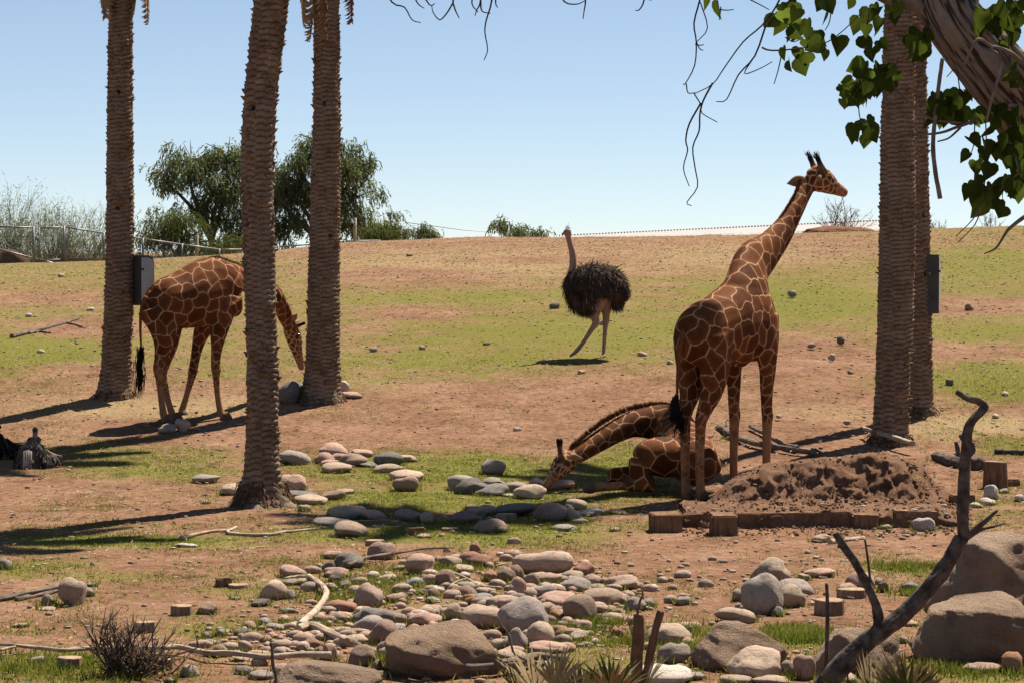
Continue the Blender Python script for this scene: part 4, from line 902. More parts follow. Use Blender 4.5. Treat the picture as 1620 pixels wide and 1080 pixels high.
def boulder(poly_px, d, D, label, col, seed, tilt=0, sub=5):
    """poly_px: (left, top, right, bottom) of the visible shape"""
    x0, y0, x1, y1 = poly_px; k = d / F; W = (x1 - x0) * k; g = float(gz(((x0 + x1) / 2 - 810) / F * d, d))
    top = U((x0 + x1) / 2, y0, d)[2]; H = top - g
    v, f = ico(sub); r = np.random.default_rng(seed)
    v = np.sign(v) * np.abs(v) ** .86
    for _ in range(9):
        nn = r.normal(0, 1, 3); nn[2] = abs(nn[2]) * .6; nn /= np.linalg.norm(nn); h = r.uniform(.62, .9); dd = v @ nn; v = v - np.outer(np.maximum(dd - h, 0) * .85, nn)
    v = v * (1 + .22 * n3(v, 1.0, seed, 3)[:, None] + .05 * n3(v, 6, seed, 4)[:, None] - .07 * np.abs(n3(v, 2.2, seed + 9, 3))[:, None] + .022 * n3(v, 18, seed + 2, 3)[:, None])
    v -= (v.max(0) + v.min(0)) / 2; v /= (v.max(0) - v.min(0)) / 2
    v[:, 0] += tilt * v[:, 2]
    # sits about a quarter of its height in the earth
    v = v * np.array((W / 2, D / 2, H * .64))
    o = link('boulder', mesh('boulder', v, f, GRANITE), None, (((x0 + x1) / 2 - 810) / F * d, d, g + H * .36)); o.color = tuple(col) + (1,)
    tag(o, label, 'boulder', 'granite boulders along the near edge'); ROCKPTS.append((o.location.x, d, W / 2, D / 2))
boulder((607, 985, 788, 1092), G(700, 1078)[1] + .35, .75, 'big brown granite boulder with a flat top in front of the stone heap', (.58, .385, .255), 3)
boulder((425, 1045, 605, 1100), 16.6, .7, 'low rough tan granite boulder at the end of a long pale log', (.55, .39, .28), 8)
boulder((1473, 838, 1680, 985), G(1560, 980)[1] + .5, 1.1, 'tallest craggy granite boulder behind another boulder, with a shaded hollow', (.70, .50, .35), 12, .1)
boulder((1440, 943, 1650, 1062), G(1530, 1058)[1] + .45, .95, 'broad dome-shaped granite boulder with a fissured side, in front of the tallest one', (.66, .46, .315), 17)
boulder((1092, 982, 1246, 1070), G(1170, 1066)[1] + .4, .75, 'round-topped granite boulder with an egg-shaped stone leaning on it', (.60, .42, .29), 21)
boulder((1285, 988, 1425, 1082), G(1350, 1078)[1] + .35, .65, 'slanting granite boulder under the dark dead snag', (.66, .47, .33), 29, .15)

for lb, it in SAME.items():                                   # look-alikes in one cluster: say how wide each is next to the others
    it.sort(key=lambda q: -q[0]); n = len(it); words = {2: ['wider', 'narrower'], 3: ['widest', 'middling', 'narrowest']}.get(n, ['widest', 'second-widest', 'third-widest', 'fourth-widest', 'fifth-widest', 'sixth-widest', 'seventh-widest'])
    if n > 1:
        for i, (w, o) in enumerate(it):
            o['label'] = (words[i] if n < 4 or i < n - 1 else 'narrowest') + ' ' + lb if i < len(words) else lb
# broken stone and pebbles between the larger stones
def rubble():
    base, bf = ico(2); vs = []; fs = []; c = 0
    for (px, py, rx, ry, n) in ((720, 970, 300, 75, 560), (880, 950, 170, 60, 300), (480, 1010, 90, 40, 120), (1220, 930, 170, 60, 60), (1160, 1040, 120, 30, 80), (380, 1010, 80, 30, 70), (1080, 900, 140, 60, 25), (760, 820, 200, 30, 40), (1400, 830, 120, 20, 60)):
        for _ in range(n):
            t = RNG.normal(0, .5, 2); qx, qy = px + t[0] * rx, min(py + t[1] * ry, 1085); g = G2(qx, qy); r = RNG.uniform(.012, .042) * RNG.uniform(.6, 1.1) if _ % 4 or n < 100 else RNG.uniform(.045, .085)
            sc = np.array((1, .8, .6)) * RNG.uniform(.7, 1.3, 3); v = base * (1 + .25 * n3(base, 1.3, RNG.uniform(0, 90), 2)[:, None]) * r * sc + np.array((g[0], g[1], g[2] + r * .3)); vs.append(v); fs.append(bf + c); c += len(v)
    m = NT('rubble_stone'); a = m.noise(7, 2, .5); m.bump(m.noise(60, 4, .7), .6, .01); cc = m.ramp(a, [(.36, (.30, .24, .20)), (.48, (.50, .37, .28)), (.56, (.42, .24, .17)), (.66, (.60, .50, .42))])
    tag(link('rubble', mesh('rubble', np.concatenate(vs), np.concatenate(fs), m.col(cc, .85, .2))), 'small broken stones and pebbles filling gaps of the stone heap', 'rubble', kind='stuff')
def G2(px, py):
    a, fy, fz = ray(px, py); d = CAMZ / (-fz / fy); x = a / fy * d; return np.array((x, d, float(gz(x, d))))
rubble()
# tufts of longer grass crowding the stones
def tufts():
    pts = []
    for (x, y, a, b) in ROCKPTS:
        g, s = cover(np.array([x]), np.array([y]))
        n = int(30 + 240 * max(a, .12) * (g[0] + .12)) if y < 34 else 6
        t = RNG.uniform(0, 6.283, n); q = RNG.uniform(.85, 1.3, n)
        pts.append(np.column_stack([x + np.cos(t) * a * q, y + np.sin(t) * b * q]))
    for (px, py, r, n) in ((1270, 1010, .35, 2200), (1250, 1000, .2, 700), (1330, 1040, .2, 500), (1440, 900, .4, 900), (1460, 940, .25, 600), (940, 985, .25, 600), (890, 1000, .3, 700), (1120, 1030, .35, 900), (1540, 1060, .5, 1800), (850, 930, .25, 600), (480, 990, .2, 400), (700, 900, .35, 800), (640, 1045, .25, 700), (60, 1060, .8, 2500), (620, 925, .5, 900), (560, 950, .4, 600), (1070, 1000, .3, 700), (980, 1020, .3, 600)):
        g = G(px, py); t = RNG.normal(0, r * .55, (n, 2)); pts.append(g[:2] + t * np.array((1, .8)))
    P = np.concatenate(pts); P = np.column_stack([P, gz(P[:, 0], P[:, 1])])
    v, f = blades(P, .065, .006, .45)
    tag(link('tufted_grass', mesh('tufted_grass', v, f, GRASS, False)), 'longer grass tufts growing around the stones', 'grass', kind='stuff')
tufts()

# ------------------------------------------------------------------ fallen branches, logs, stumps, timbers
DRIFT = simple('pale_driftwood', (.60, .49, .37), (.38, .28, .195), 9, .85, .5, .01)
OLDWOOD = simple('weathered_grey_wood', (.27, .21, .165), (.13, .095, .075), 10, .9, .6, .012)
DARKW = simple('dark_dead_wood', (.20, .165, .14), (.06, .047, .04), 16, .9, .7, .012)
BROWNW = simple('brown_wood', (.30, .185, .115), (.15, .09, .055), 10, .9, .6, .01)
def cutwood(name, c1, c2):
    m = NT(name); sx = m.n('ShaderNodeMapping'); sx.inputs['Scale'].default_value = (14, 14, 2.0); m.l(m.tc.outputs['Object'], sx.inputs['Vector'])
    n = m.noise(2, 6, .65, sx.outputs[0]); nb = m.noise(7, 4, .6)
    m.bump(n, .8, .015); return m.col(m.mix(m.mr(nb, .35, .7, 0, .5), m.mix(m.mr(n, .3, .7), c1, c2), (.16, .10, .065)), .9, .1)
SAWN = cutwood('sawn_timber', (.36, .215, .13), (.155, .085, .05)); STUMPM = cutwood('stump_wood', (.50, .36, .25), (.21, .14, .095)); STUMPTOP = simple('sawn_end_grain', (.47, .34, .23), (.30, .20, .13), 18, .9, .4, .006)
def wood(parts, label, mat, x0=0, y0=0, k=1, name='fallen_branch', cat='branch', lift=.0, d=None, jit=.09):
    """parts: [(name, [(X, Y), ...], r0, r1)] lying on the ground (or standing at depth d)"""
    first = parts[0][1][0]
    def pt(q):
        px, py = x0 + q[0] / k, y0 + q[1] / k
        if len(q) > 2: return U(px, py, q[2])
        return U(px, py, d) if d else G(px, py)
    base = pt(first).copy()
    root = empty(name, base); tag(root, label, cat)
    for nm, P, r0, r1 in parts:
        Q = np.array([pt(q) for q in P]); dd = Q[:, 1].mean(); R = np.linspace(r0, r1, len(Q)) / k * dd / F
        if not d and len(P[0]) == 2: Q[:, 2] += R * .75 + lift
        n = 4; Qs = cr(np.column_stack([Q, R]), n); Qs[:, :3] += RNG.normal(0, 1, (len(Qs), 3)) * (Qs[:, 3:] * .10)
        mb = MB()
        if R.max() > .022: mb.add(*ridge_tube(Qs[::4, :3], Qs[::4, 3], seg=22, step=.03, depth=.16 + jit, along=3.5, around=2.2, seed=len(nm) + P[0][0] % 50))
        else: mb.add(*tube(Qs[:, :3], Qs[:, 3], seg=9, jitter=jit))
        mb.build(nm, mat, root, origin=base)
    return root
wood([('stem', [(20,705),(130,678),(230,656),(330,650),(380,628)], 15, 8), ('side_limb', [(325,655),(350,672),(560,680),(700,660),(900,638),(1060,615),(1140,592),(1380,582),(1470,604)], 13, 4), ('twig', [(1120,605),(1140,580)], 6, 3), ('twig', [(1290,615),(1380,625),(1450,608)], 5, 3)],
     'long pale fallen branch lying across the grass below the leaning palm', DRIFT, 280, 680, 4.05)
wood([('stem', [(345,238),(430,310),(445,370),(390,450),(290,545)], 18, 22), ('lower_limb', [(275,565),(360,552),(480,600),(575,640)], 26, 22), ('twig', [(190,243),(270,234),(345,236)], 7, 12), ('twig', [(240,640),(300,640),(330,670)], 5, 2)],
     'thick bent pale driftwood branch forming a hook beside the stone heap', DRIFT, 400, 860, 3.857, lift=.04)
wood([('stem', [(580,178),(640,145),(720,120),(900,88),(1060,64),(1230,58)], 13, 5), ('twig', [(900,90),(980,70),(1010,60)], 5, 2)], 'slender grey stick lying over the upper edge of the stone heap', OLDWOOD, 400, 860, 3.857, lift=.05)
wood([('stem', [(1225,210),(1300,240),(1390,285),(1500,295)], 8, 5), ('twig', [(1200,285),(1260,255),(1300,245)], 5, 4)], 'short crooked stick among the stones of the heap', DRIFT, 400, 860, 3.857, lift=.04)
wood([('stem', [(1480,140),(1540,122),(1600,130)], 6, 4)], 'little stick behind the upright egg-shaped stone', DRIFT, 400, 860, 3.857)
wood([('stem', [(0,662),(100,672),(350,698),(500,690),(750,690),(950,690),(1100,680),(1250,715),(1420,730),(1620,748),(1820,742),(2020,738)], 11, 20), ('side_limb', [(0,698),(50,686),(95,675)], 9, 8)], 'longest pale log running past the dry bush to the low boulder', DRIFT, 0, 860, 3.857, lift=.05)
wood([('stem', [(-40,358),(120,330),(280,292),(420,256)], 20, 17), ('bark_strip', [(100,352),(240,322),(380,288)], 14, 12)], 'bark-covered rough log behind the upright tan stone', OLDWOOD, 0, 860, 3.857, name='fallen_log', cat='log', jit=.28)
wood([('stem', [(1020,795),(1250,812),(1400,815),(1620,800)], 18, 26), ('root_end', [(1480,815),(1600,790),(1720,755),(1830,760),(1920,752)], 34, 20), ('twig', [(1440,660),(1490,745),(1560,765)], 6, 7)], 'gnarled grey driftwood root in front of the big brown boulder', OLDWOOD, 400, 860, 3.857, lift=.05, name='driftwood_root')
dtw = G(870, 1068)[1]
wood([('stem', [(620,732),(480,695),(430,650),(410,560),(365,500),(335,440)], 10, 4), ('twig', [(415,570),(400,545),(380,545)], 4, 2)], 'thin forked dead twig standing up among the stones', OLDWOOD, 700, 860, 3.857, d=dtw, name='dead_twig', cat='twig')
dp = G(1015, 1078)[1] - .2
wood([('post', [(1185,900),(1188,700),(1192,560),(1200,420)], 38, 34), ('post', [(1225,900),(1260,700),(1295,540),(1330,402)], 30, 24), ('twig', [(1190,425),(1205,350),(1222,300),(1205,250)], 9, 4), ('twig', [(1165,560),(1140,500),(1160,450)], 4, 2)], 'pair of broken dead trunk posts standing upright side by side', BROWNW, 700, 860, 3.857, d=dp, name='dead_posts', cat='dead trunk', jit=.14)
ds = 15.6
wood([('trunk', [(1285,1110),(1320,1062),(1370,1015),(1440,962),(1490,905),(1522,850)], 19, 12), ('upper_trunk', [(1522,852),(1523,800),(1526,745),(1530,705),(1532,685)], 11, 8), ('crook', [(1530,690),(1534,672),(1550,655),(1559,643),(1548,636),(1530,630),(1513,619)], 8, 4.5),
      ('side_limb', [(1515,862),(1535,842),(1560,822),(1578,806)], 7, 2), ('side_limb', [(1520,858),(1550,838),(1592,827)], 5, 1.2), ('side_limb', [(1388,995),(1388,965),(1362,905),(1335,862),(1321,842)], 8, 5), ('twig', [(1384,985),(1377,920),(1369,853)], 2.5, 1.8), ('knot', [(1519,692),(1528,690),(1534,705),(1527,712)], 5, 6), ('twig', [(1327,866),(1331,853),(1336,850)], 3, 1), ('knot', [(1538,700),(1540,712),(1534,722)], 4, 3)],
     'tall crooked dark dead snag leaning up beside the granite boulders', DARKW, d=ds, name='dead_snag', cat='dead trunk', jit=.10)
wood([('stem', [(1306,1110),(1308,1040),(1309,960),(1308,922)], 4, 2.6)], 'thin straight dark stick standing beside the dead snag', DARKW, d=ds + .4, name='dead_stick', cat='stick')
wood([('stem', [(110,600),(118,660),(122,730),(155,860)], 8, 12)], 'short dark stick poking up before the low rough boulder', DARKW, 400, 860, 3.857, d=G(440, 1075)[1] - .3, name='dead_stick', cat='stick')
wood([('stem', [(1137,678),(1160,692),(1190,703),(1230,711),(1290,719)], 5.5, 4), ('side_limb', [(1186,676),(1212,690),(1240,706),(1262,712)], 3, 4), ('stub', [(1150,688),(1152,676),(1149,668)], 3, 2), ('stub', [(1290,719),(1285,710),(1300,718)], 3, 2)], 'forked dead branch lying behind the standing giraffe\'s forelegs', OLDWOOD)
wood([('stem', [(1366,689),(1385,697),(1410,706),(1445,716)], 3, 4.5)], 'pale bare branch leaning at the foot of the thick palm', DRIFT, lift=.10)
wood([('stem', [(1478,727),(1510,737),(1550,744)], 8, 12), ('stub', [(1514,732,34.2),(1515,715,34.2),(1512,698,34.2)], 5, 3)], 'dark charred log with a pointed stub behind the dead snag', DARKW, name='fallen_log', cat='log')
wood([('stem', [(1572,718),(1600,719),(1640,721)], 5, 5)], 'dark log lying on straw beyond the square wooden stump', DARKW, name='fallen_log', cat='log')
wood([('stem', [(18,535),(48,528),(75,520),(105,512),(125,505)], 4, 2), ('side_limb', [(45,529),(62,526),(80,528)], 3, 1.5), ('twig', [(105,512),(120,515),(135,520)], 2, 1)], 'thin dead branch on the far bare patch beyond the gate palm', OLDWOOD)
wood([('stem', [(330,775),(430,760),(520,752),(560,748)], 5, 3)], 'thin pale stick on bare earth below the long fallen branch', DRIFT, 280, 680, 4.05)
wood([('stem', [(790,110),(850,98),(935,88)], 12, 9)], 'flat pale wood splinter on bare earth before the mound', DRIFT, 1020, 820, 2.7)

def stump(px, py, w, h, label, x0=0, y0=0, k=1, taper=.06, mat=None):
    px, py, w, h = x0 + px / k, y0 + py / k, w / k, h / k
    g = G(px, py + h / 2 - 1); d = g[1]; kk = d / F; r = w * kk / 2; view = math.atan2(CAMZ - g[2], d); H = max(h * kk - 2 * r * math.sin(view) * .8, .35 * h * kk)
    y = d + r * .8; x = g[0] * y / d; z = float(gz(x, y)) ; root = empty('tree_stump', (x, y, z)); tag(root, label, 'stump', 'sawn stumps on the ground')
    n = 20; a = np.arange(n) * 2 * math.pi / n; rr = r * (1 + .07 * np.sin(a * 3 + px) + RNG.normal(0, .035, n))
    lv = [(-.12, 1 + taper), (H * .3, 1 + taper * .5), (H * .75, 1.), (H * .97, .985), (H, .95)]
    v = np.concatenate([np.column_stack([np.cos(a) * rr * q, np.sin(a) * rr * q * .9, 0 * a + zz + (.02 * H * np.sin(a + px) if i > 2 else 0)]) for i, (zz, q) in enumerate(lv)])
    f = [(i * n + j, i * n + (j + 1) % n, (i + 1) * n + (j + 1) % n, (i + 1) * n + j) for i in range(4) for j in range(n)]
    link('side', mesh('side', v, f, mat or STUMPM, False), root)
    t = v[-n:] + np.array((0, 0, .001)); link('cut_face', mesh('cut_face', np.vstack([t, t.mean(0)[None]]), [(j, (j + 1) % n, n) for j in range(n)], STUMPTOP, False), root)
for args in ((1110,410,130,72,'sawn pale stump with a brown round stone beside it',0,860,3.857),(880,515,125,78,'sawn stump showing above the dry bush twigs',0,860,3.857),(430,735,150,90,'wide sawn stump in front of the longest pale log',0,860,3.857),(1005,740,95,78,'reddish sawn stump half under the dry bush',0,860,3.857),
             (790,380,125,78,'sawn orange stump with vertical splits, the nearer of two on bare earth',1020,820,2.7),(888,320,125,52,'low sawn stump close behind the split orange one',1020,820,2.7),
             (1265,722,120,45,'low reddish stump on bare earth above the stone heap',280,680,4.05),(810,567,130,62,'short grey stump standing on the grass among stones',600,680,4.05),(450,640,115,30,'very low flat stump on the grass near the grey stump',600,680,4.05),
             (1455,262,130,34,'flat sawn wood disc on the grass left by cutting',0,860,3.857)): stump(*args)
stump(1205, 690, 130, 160, 'square-sided tall wooden stump beyond the dead snag', 1240, 560, 3.6, .12, SAWN)

def timber(x0, x1, y0, y1, dep, label, rz=0, turn=0):
    g = G((x0 + x1) / 2, y1 - 1); d = g[1]; k = d / F; W = (x1 - x0) * k; c = np.array((((x0 + x1) / 2 - 810) / F * d, d + dep / 2, 0)); g0 = float(gz(c[0], d, False))
    top = U((x0 + x1) / 2, y0 + dep / 2 / k * .10, d + dep / 2)[2]; H = max(top - g0, .08) + .06
    bm = bmesh.new(); bmesh.ops.create_cube(bm, size=1)
    for v in bm.verts: v.co = Vector((v.co.x * W, v.co.y * dep, v.co.z * H))
    bmesh.ops.bevel(bm, geom=bm.edges[:], offset=.012, segments=2, affect='EDGES'); bmesh.ops.subdivide_edges(bm, edges=[e for e in bm.edges if e.calc_length() > .3], cuts=5)
    for v in bm.verts: v.co += Vector(RNG.normal(0, .004, 3))
    me = bpy.data.meshes.new('landscape_timber'); bm.to_mesh(me); bm.free(); me.materials.append(SAWN)
    o = link('landscape_timber', me, None, (c[0], c[1], g0 - .06 + H / 2)); o.rotation_euler = (random.uniform(-.03, .03), random.uniform(-.015, .015), rz)
    tag(o, label, 'timber', 'landscape timbers edging the mound')
timber(1032, 1078, 808, 843, .34, 'end timber block of the mound edging, at the standing giraffe\'s hooves', .12)
timber(1083, 1127, 808, 836, .30, 'second timber block of the edging, set between two blocks', -.05)
timber(1127, 1167, 810, 849, .32, 'timber block jutting out of the edging before the longest beam', .05)
timber(1169, 1349, 808, 831, .16, 'longest squared timber beam edging the earth mound', .0)
timber(1351, 1393, 809, 838, .30, 'timber block with sunlit top at the far end of the longest beam', .03)
timber(1417, 1487, 806, 828, .15, 'short separate timber beam with weeds in front of it', .02)
timber(1508, 1545, 780, 799, .22, 'sawn timber block beside the upright dead snag', .1)
timber(1595, 1616, 758, 770, .15, 'small timber offcut beside the square wooden stump', .1)
timber(640, 672, 842, 848, .10, 'small split plank lying on the grass near low stumps', .2)
timber(338, 362, 919, 930, .12, 'reddish wood offcut beside the flat sawn disc', .3)
# ------------------------------------------------------------------ ostrich and resting birds
m = NT('ostrich_skin'); nb = m.noise(14, 5, .6); m.bump(nb, .3, .006); SKIN = m.col(m.mix(m.attr('dark'), m.mix(nb, (.36, .21, .165), (.52, .34, .27)), (.05, .036, .03)), .75, .2)
PLUME = simple('dark_ostrich_plume', (.125, .090, .070), (.05, .036, .029), 7, .85, 0)
PLUMEL = simple('pale_plume', (.45, .36, .29), (.26, .19, .15), 7, .85, 0)
GREYF = simple('grey_brown_feather', (.205, .165, .14), (.11, .088, .076), 9, .9, .5, .01)
WHITEF = simple('whitish_feather', (.66, .60, .54), (.40, .30, .24), 9, .9, .3, .006)
PINKF = simple('pink_brown_feather', (.50, .33, .25), (.33, .21, .16), 9, .9, .3, .006)
BLACKF = simple('black_feather', (.022, .020, .020), (.04, .034, .03), 9, .8, .4, .01)
def feathers(name, me, parent, origin, n, L, w, flow, mat, keep=None, droop=.35, rnd=.22, seg=3):
    co = np.empty(len(me.vertices) * 3, np.float32); me.vertices.foreach_get('co', co); co = co.reshape(-1, 3).astype(float)
    no = np.empty(len(me.vertices) * 3, np.float32); me.vertices.foreach_get('normal', no); no = no.reshape(-1, 3).astype(float)
    idx = np.arange(len(co)) if keep is None else np.nonzero(keep(co + origin))[0]
    idx = RNG.choice(idx, n); fl = np.array(flow, float)
    vs = []; fs = []; k = 0
    for i in idx:
        nn = no[i]; d = fl - fl.dot(nn) * nn * .85; d = d / (np.linalg.norm(d) + 1e-6) + nn * .18 + RNG.normal(0, rnd, 3); d /= np.linalg.norm(d)
        sd = np.cross(d, nn); sd /= np.linalg.norm(sd) + 1e-6; q = co[i].copy(); l = L * random.uniform(.6, 1.25); pts = []
        for j in range(seg + 1):
            ww = w * (.7, 1., .85, .35, .1)[j]; pts += [q - sd * ww, q + sd * ww]; d = d + np.array((0, 0, -droop * .33)) + RNG.normal(0, .12, 3); d /= np.linalg.norm(d); q = q + d * l / seg
        vs.append(np.array(pts)); fs += [(k + 2 * j, k + 2 * j + 1, k + 2 * j + 3, k + 2 * j + 2) for j in range(seg)]; k += len(pts)
    o = link(name, mesh(name, np.concatenate(vs), fs, mat, True), parent); o['kind'] = 'stuff'; return o
def ostrich():
    d = G(953, 566)[1]; W = lambda px, py, a, b=None, q=0: (U(px, py, d + q), a, a if b is None else b)
    o0 = G(953, 566); lat = np.array((.15, 1, 0)); root = empty('ostrich', o0); tag(root, 'dark shaggy ostrich with bare pink neck walking across the grassy slope', 'ostrich')
    lo = [dict(part='b', pts=[W(894, 458, .06), W(901, 456, .22, .24), W(918, 453, .34, .33), W(940, 451, .39, .36), W(962, 455, .34, .34), W(974, 462, .22, .25), W(979, 470, .08)]),
          dict(part='n', pts=[W(904, 445, .09), W(906, 428, .072), W(906.5, 412, .062), W(905, 398, .056), W(901.5, 385, .05), W(899, 375, .052), W(898, 368, .068), W(898, 363, .055)]),
          dict(part='h', pts=[W(899, 367, .058), W(895, 368, .048), W(891, 370, .032, .026), W(888, 371, .022, .012)]),
          dict(part='l', pts=[W(946, 468, .18, .2, -.1), W(941, 486, .13, .15, -.1), W(941, 501, .075, .08, -.1), W(942.5, 511, .062, .066, -.1), W(936, 521, .044, .046, -.1), W(923, 541, .036, .038, -.1), W(913, 554, .037, .04, -.1), W(906, 560, .032, .03, -.1), W(901, 564, .022, .02, -.1)]),
          dict(part='l', pts=[W(958, 466, .17, .18, .12), W(958, 484, .11, .13, .12), W(959, 497, .066, .07, .12), W(958.5, 507, .06, .062, .12), W(957.5, 518, .041, .044, .12), W(956, 540, .035, .036, .12), W(955, 556, .034, .034, .1), W(955, 563, .036, .034, .08)]),
          dict(part='l', pts=[W(957, 562, .036, .03, .08), W(952, 565.5, .04, .026, .02), W(947, 567.5, .022, .016, -.02)])]
    me, co, pid, t = animal_body(lo, lat, .014, 4); me.materials.clear(); me.materials.append(SKIN); bl = U(940, 470, d)[2]; setattr_f(me, 'dark', ((pid == 0) & ~((co[:, 2] < bl) & (abs(co[:, 0] - U(952, 470, d)[0]) < .2))).astype(float))
    me.vertices.foreach_set('co', (co - o0).astype(np.float32).ravel()); me.update(); me.name = 'body'; link('body', me, root)
    trunk = lambda p: (pid == 0)
    zlow = U(940, 488, d)[2]; bx0, bx1 = U(936, 460, d)[0], U(968, 460, d)[0]
    body = lambda p: (pid == 0) & ~((p[:, 0] > bx0) & (p[:, 0] < bx1) & (p[:, 2] < U(950, 466, d)[2]) & (p[:, 1] < d + .1))
    feathers('plumage', me, root, o0, 9500, .15, .009, (.7, 0, -.6), PLUME, body, 1.1, .45)
    lowb = lambda p: (pid == 0) & (p[:, 2] < U(900, 462, d)[2]) & ((p[:, 0] < bx0) | (p[:, 0] > bx1 + .05))
    feathers('hanging_plumes', me, root, o0, 1900, .26, .010, (.25, 0, -1), PLUME, lowb, .9, .2)
    feathers('pale_plumes', me, root, o0, 45, .22, .012, (.4, 0, -1), PLUMEL, lambda p: (pid == 0) & (abs(p[:, 0] - U(926, 470, d)[0]) < .14) & (p[:, 2] < U(900, 462, d)[2]) & (p[:, 1] < d), .6, .15)
    feathers('back_plumes', me, root, o0, 900, .11, .009, (1, 0, .5), PLUME, lambda p: (pid == 0) & (p[:, 2] > U(900, 436, d)[2]), .5, .4)
    q = d - .045; ball('eye', root, o0, U(895.5, 366, d - .04), .018, EYE)
    strands('head_down', [U(898, 361, d) + RNG.normal(0, .022, 3) for _ in range(60)], [np.array((.2, 0, 1.)) + RNG.normal(0, .3, 3) for _ in range(60)], .035, .003, PLUMEL, root, o0, .2)['kind'] = 'stuff'
ostrich()
def vulture(px, py, label, mats, head=True, s=1., dq=0):
    """large bird lying on the ground with wings half spread, seen from behind"""
    g = G(px, py); d = g[1] + .15 + dq; k = d / F / 10.8 * s; o0 = np.array((g[0], d, float(gz(g[0], d))))
    P = lambda X, Y, q=0: o0 + np.array(((X - 470) * k, q, (860 - Y) * k))
    root = empty('resting_bird', o0); tag(root, label, 'bird', 'large birds resting on the grass')
    body, wing, tail, skin = mats; lat = np.array((1., 0, 0))
    lo = [dict(part='b', pts=[(P(500, 400, .12), .055, .06), (P(500, 460, .08), .085, .09), (P(490, 560, .04), .125, .13), (P(470, 680, .02), .165, .17), (P(460, 790, .0), .19, .18), (P(460, 850, 0), .16, .15)]),
          dict(part='w', pts=[(P(560, 520, .05), .05, .09), (P(640, 580, .0), .06, .12), (P(740, 680, -.02), .05, .13), (P(840, 750, 0), .04, .11), (P(930, 760, .03), .025, .06)]),
          dict(part='w', pts=[(P(430, 520, .05), .05, .09), (P(360, 600, .0), .06, .13), (P(280, 700, -.02), .05, .14), (P(220, 770, .0), .03, .09), (P(190, 790, .02), .015, .04)])]
    me, co, pid, t = animal_body(lo, lat, .014, 4); me.materials.clear(); me.materials.append(body); me.vertices.foreach_set('co', (co - o0).astype(np.float32).ravel()); me.update(); me.name = 'body'; link('body', me, root)
    feathers('feathers', me, root, o0, 700, .10, .014, (0, -.3, -1), body, None, .2, .2)
    mb = MB(); mb.add(*tube([P(680, 600, .06), P(780, 660, .06), P(880, 690, .07), P(985, 690, .08)], [.02, .035, .03, .015], [.06, .05, .04, .025], seg=10, lat=np.array((0, 1., 0)), sub=3)); mb.build('wing_edge', wing, root, origin=o0)
    mb = MB()
    for j in range(7):
        x = 405 + j * 20; mb.add(*boxv(P(x, 720 + abs(j - 3) * 6, -.20 + .01 * (j % 2)), (.022, .012, .27 * s), 0, -.12))
    q = mb.build('tail', tail, root, origin=o0); q['kind'] = 'stuff'
    mb = MB(); mb.add(*tube([P(505, 410, .12), P(515, 350, .13), P(520, 290, .13), P(525, 230, .11), P(515, 205, .09)], [.042, .036, .034, .042, .03], seg=10, sub=3)); nk = mb.build('neck', skin, root, origin=o0)
    mb = MB(); mb.add(*tube([P(528, 225, .08), P(545, 240, .02), P(550, 262, -.02)], [.028, .018, .005], seg=8)); mb.build('beak', BLACKF, nk, origin=o0)
    vs = np.array([P(505 + 90 * math.cos(a), 410 + 22 * math.sin(a) - 10, .12 - .08 * math.sin(a)) for a in np.linspace(0, 2 * math.pi, 16)]); mb = MB(); mb.add(*tube(vs, .022, seg=7, jitter=.2)); mb.build('neck_ruff', BLACKF if body is GREYF else body, root, origin=o0)
vulture(45, 741, 'grey-brown vulture-like bird sprawled on the grass, whitish tail feathers showing', (GREYF, PINKF, WHITEF, simple('bird_grey_skin', (.36, .36, .38), (.26, .25, .26), 20, .7, .2, .004)))
vulture(-20, 728, 'black bird resting on the grass close beside the grey-brown bird', (BLACKF, BLACKF, BLACKF, BLACKF), s=1.15)

# ------------------------------------------------------------------ fence, gate, walls, roof behind the crest
METAL = simple('galvanised_steel', (.36, .35, .34), (.22, .20, .19), 8, .5, .1, .003, .4); METAL.node_tree.nodes['Principled BSDF'].inputs['Metallic'].default_value = .5
CONC = simple('pale_concrete', (.70, .68, .65), (.58, .56, .53), 2, .9, .2, .01); BRN = simple('brown_block_wall', (.22, .15, .12), (.16, .10, .08), 3, .9, .3, .01); WHITE = simple('white_metal_roof', (.52, .49, .47), (.46, .44, .42), .5, .6, .05, .004, .3)
DF_ = 80.0
def post_at(px, top, d, bottom=None):
    t = U(px, top, d); b = np.array((t[0], d, float(gz(t[0], d)) - .2)); return t, b
def wire_panel(a_t, a_b, b_t, b_b, step=.11):
    v = []; f = []; n = 0; L = np.linalg.norm(b_t - a_t); H = a_t[2] - a_b[2]
    A = lambda s, h: (a_b + (a_t - a_b) * h) * (1 - s) + (b_b + (b_t - b_b) * h) * s
    m = int((L + H) / step)
    for i in range(-int(H / step) - 1, m):
        for sg in (1, -1):
            s0 = i * step; s1 = s0 + H
            p = (s0, 0., s1, 1.) if sg == 1 else (s0, 1., s1, 0.)
            x0, h0, x1, h1 = p
            if x1 < 0 or x0 > L: continue
            if x0 < 0: h0 += (h1 - h0) * (-x0) / (x1 - x0); x0 = 0
            if x1 > L: h1 = h0 + (h1 - h0) * (L - x0) / max(x1 - x0, 1e-6); x1 = L
            q0, q1 = A(x0 / L, h0), A(x1 / L, h1); w = np.array((.0035, 0, 0)); 
            v += [q0 - w, q0 + w, q1 + w, q1 - w]; f.append((n, n + 1, n + 2, n + 3)); n += 4
    mb = MB(); mb.add(np.array(v), f); return mb
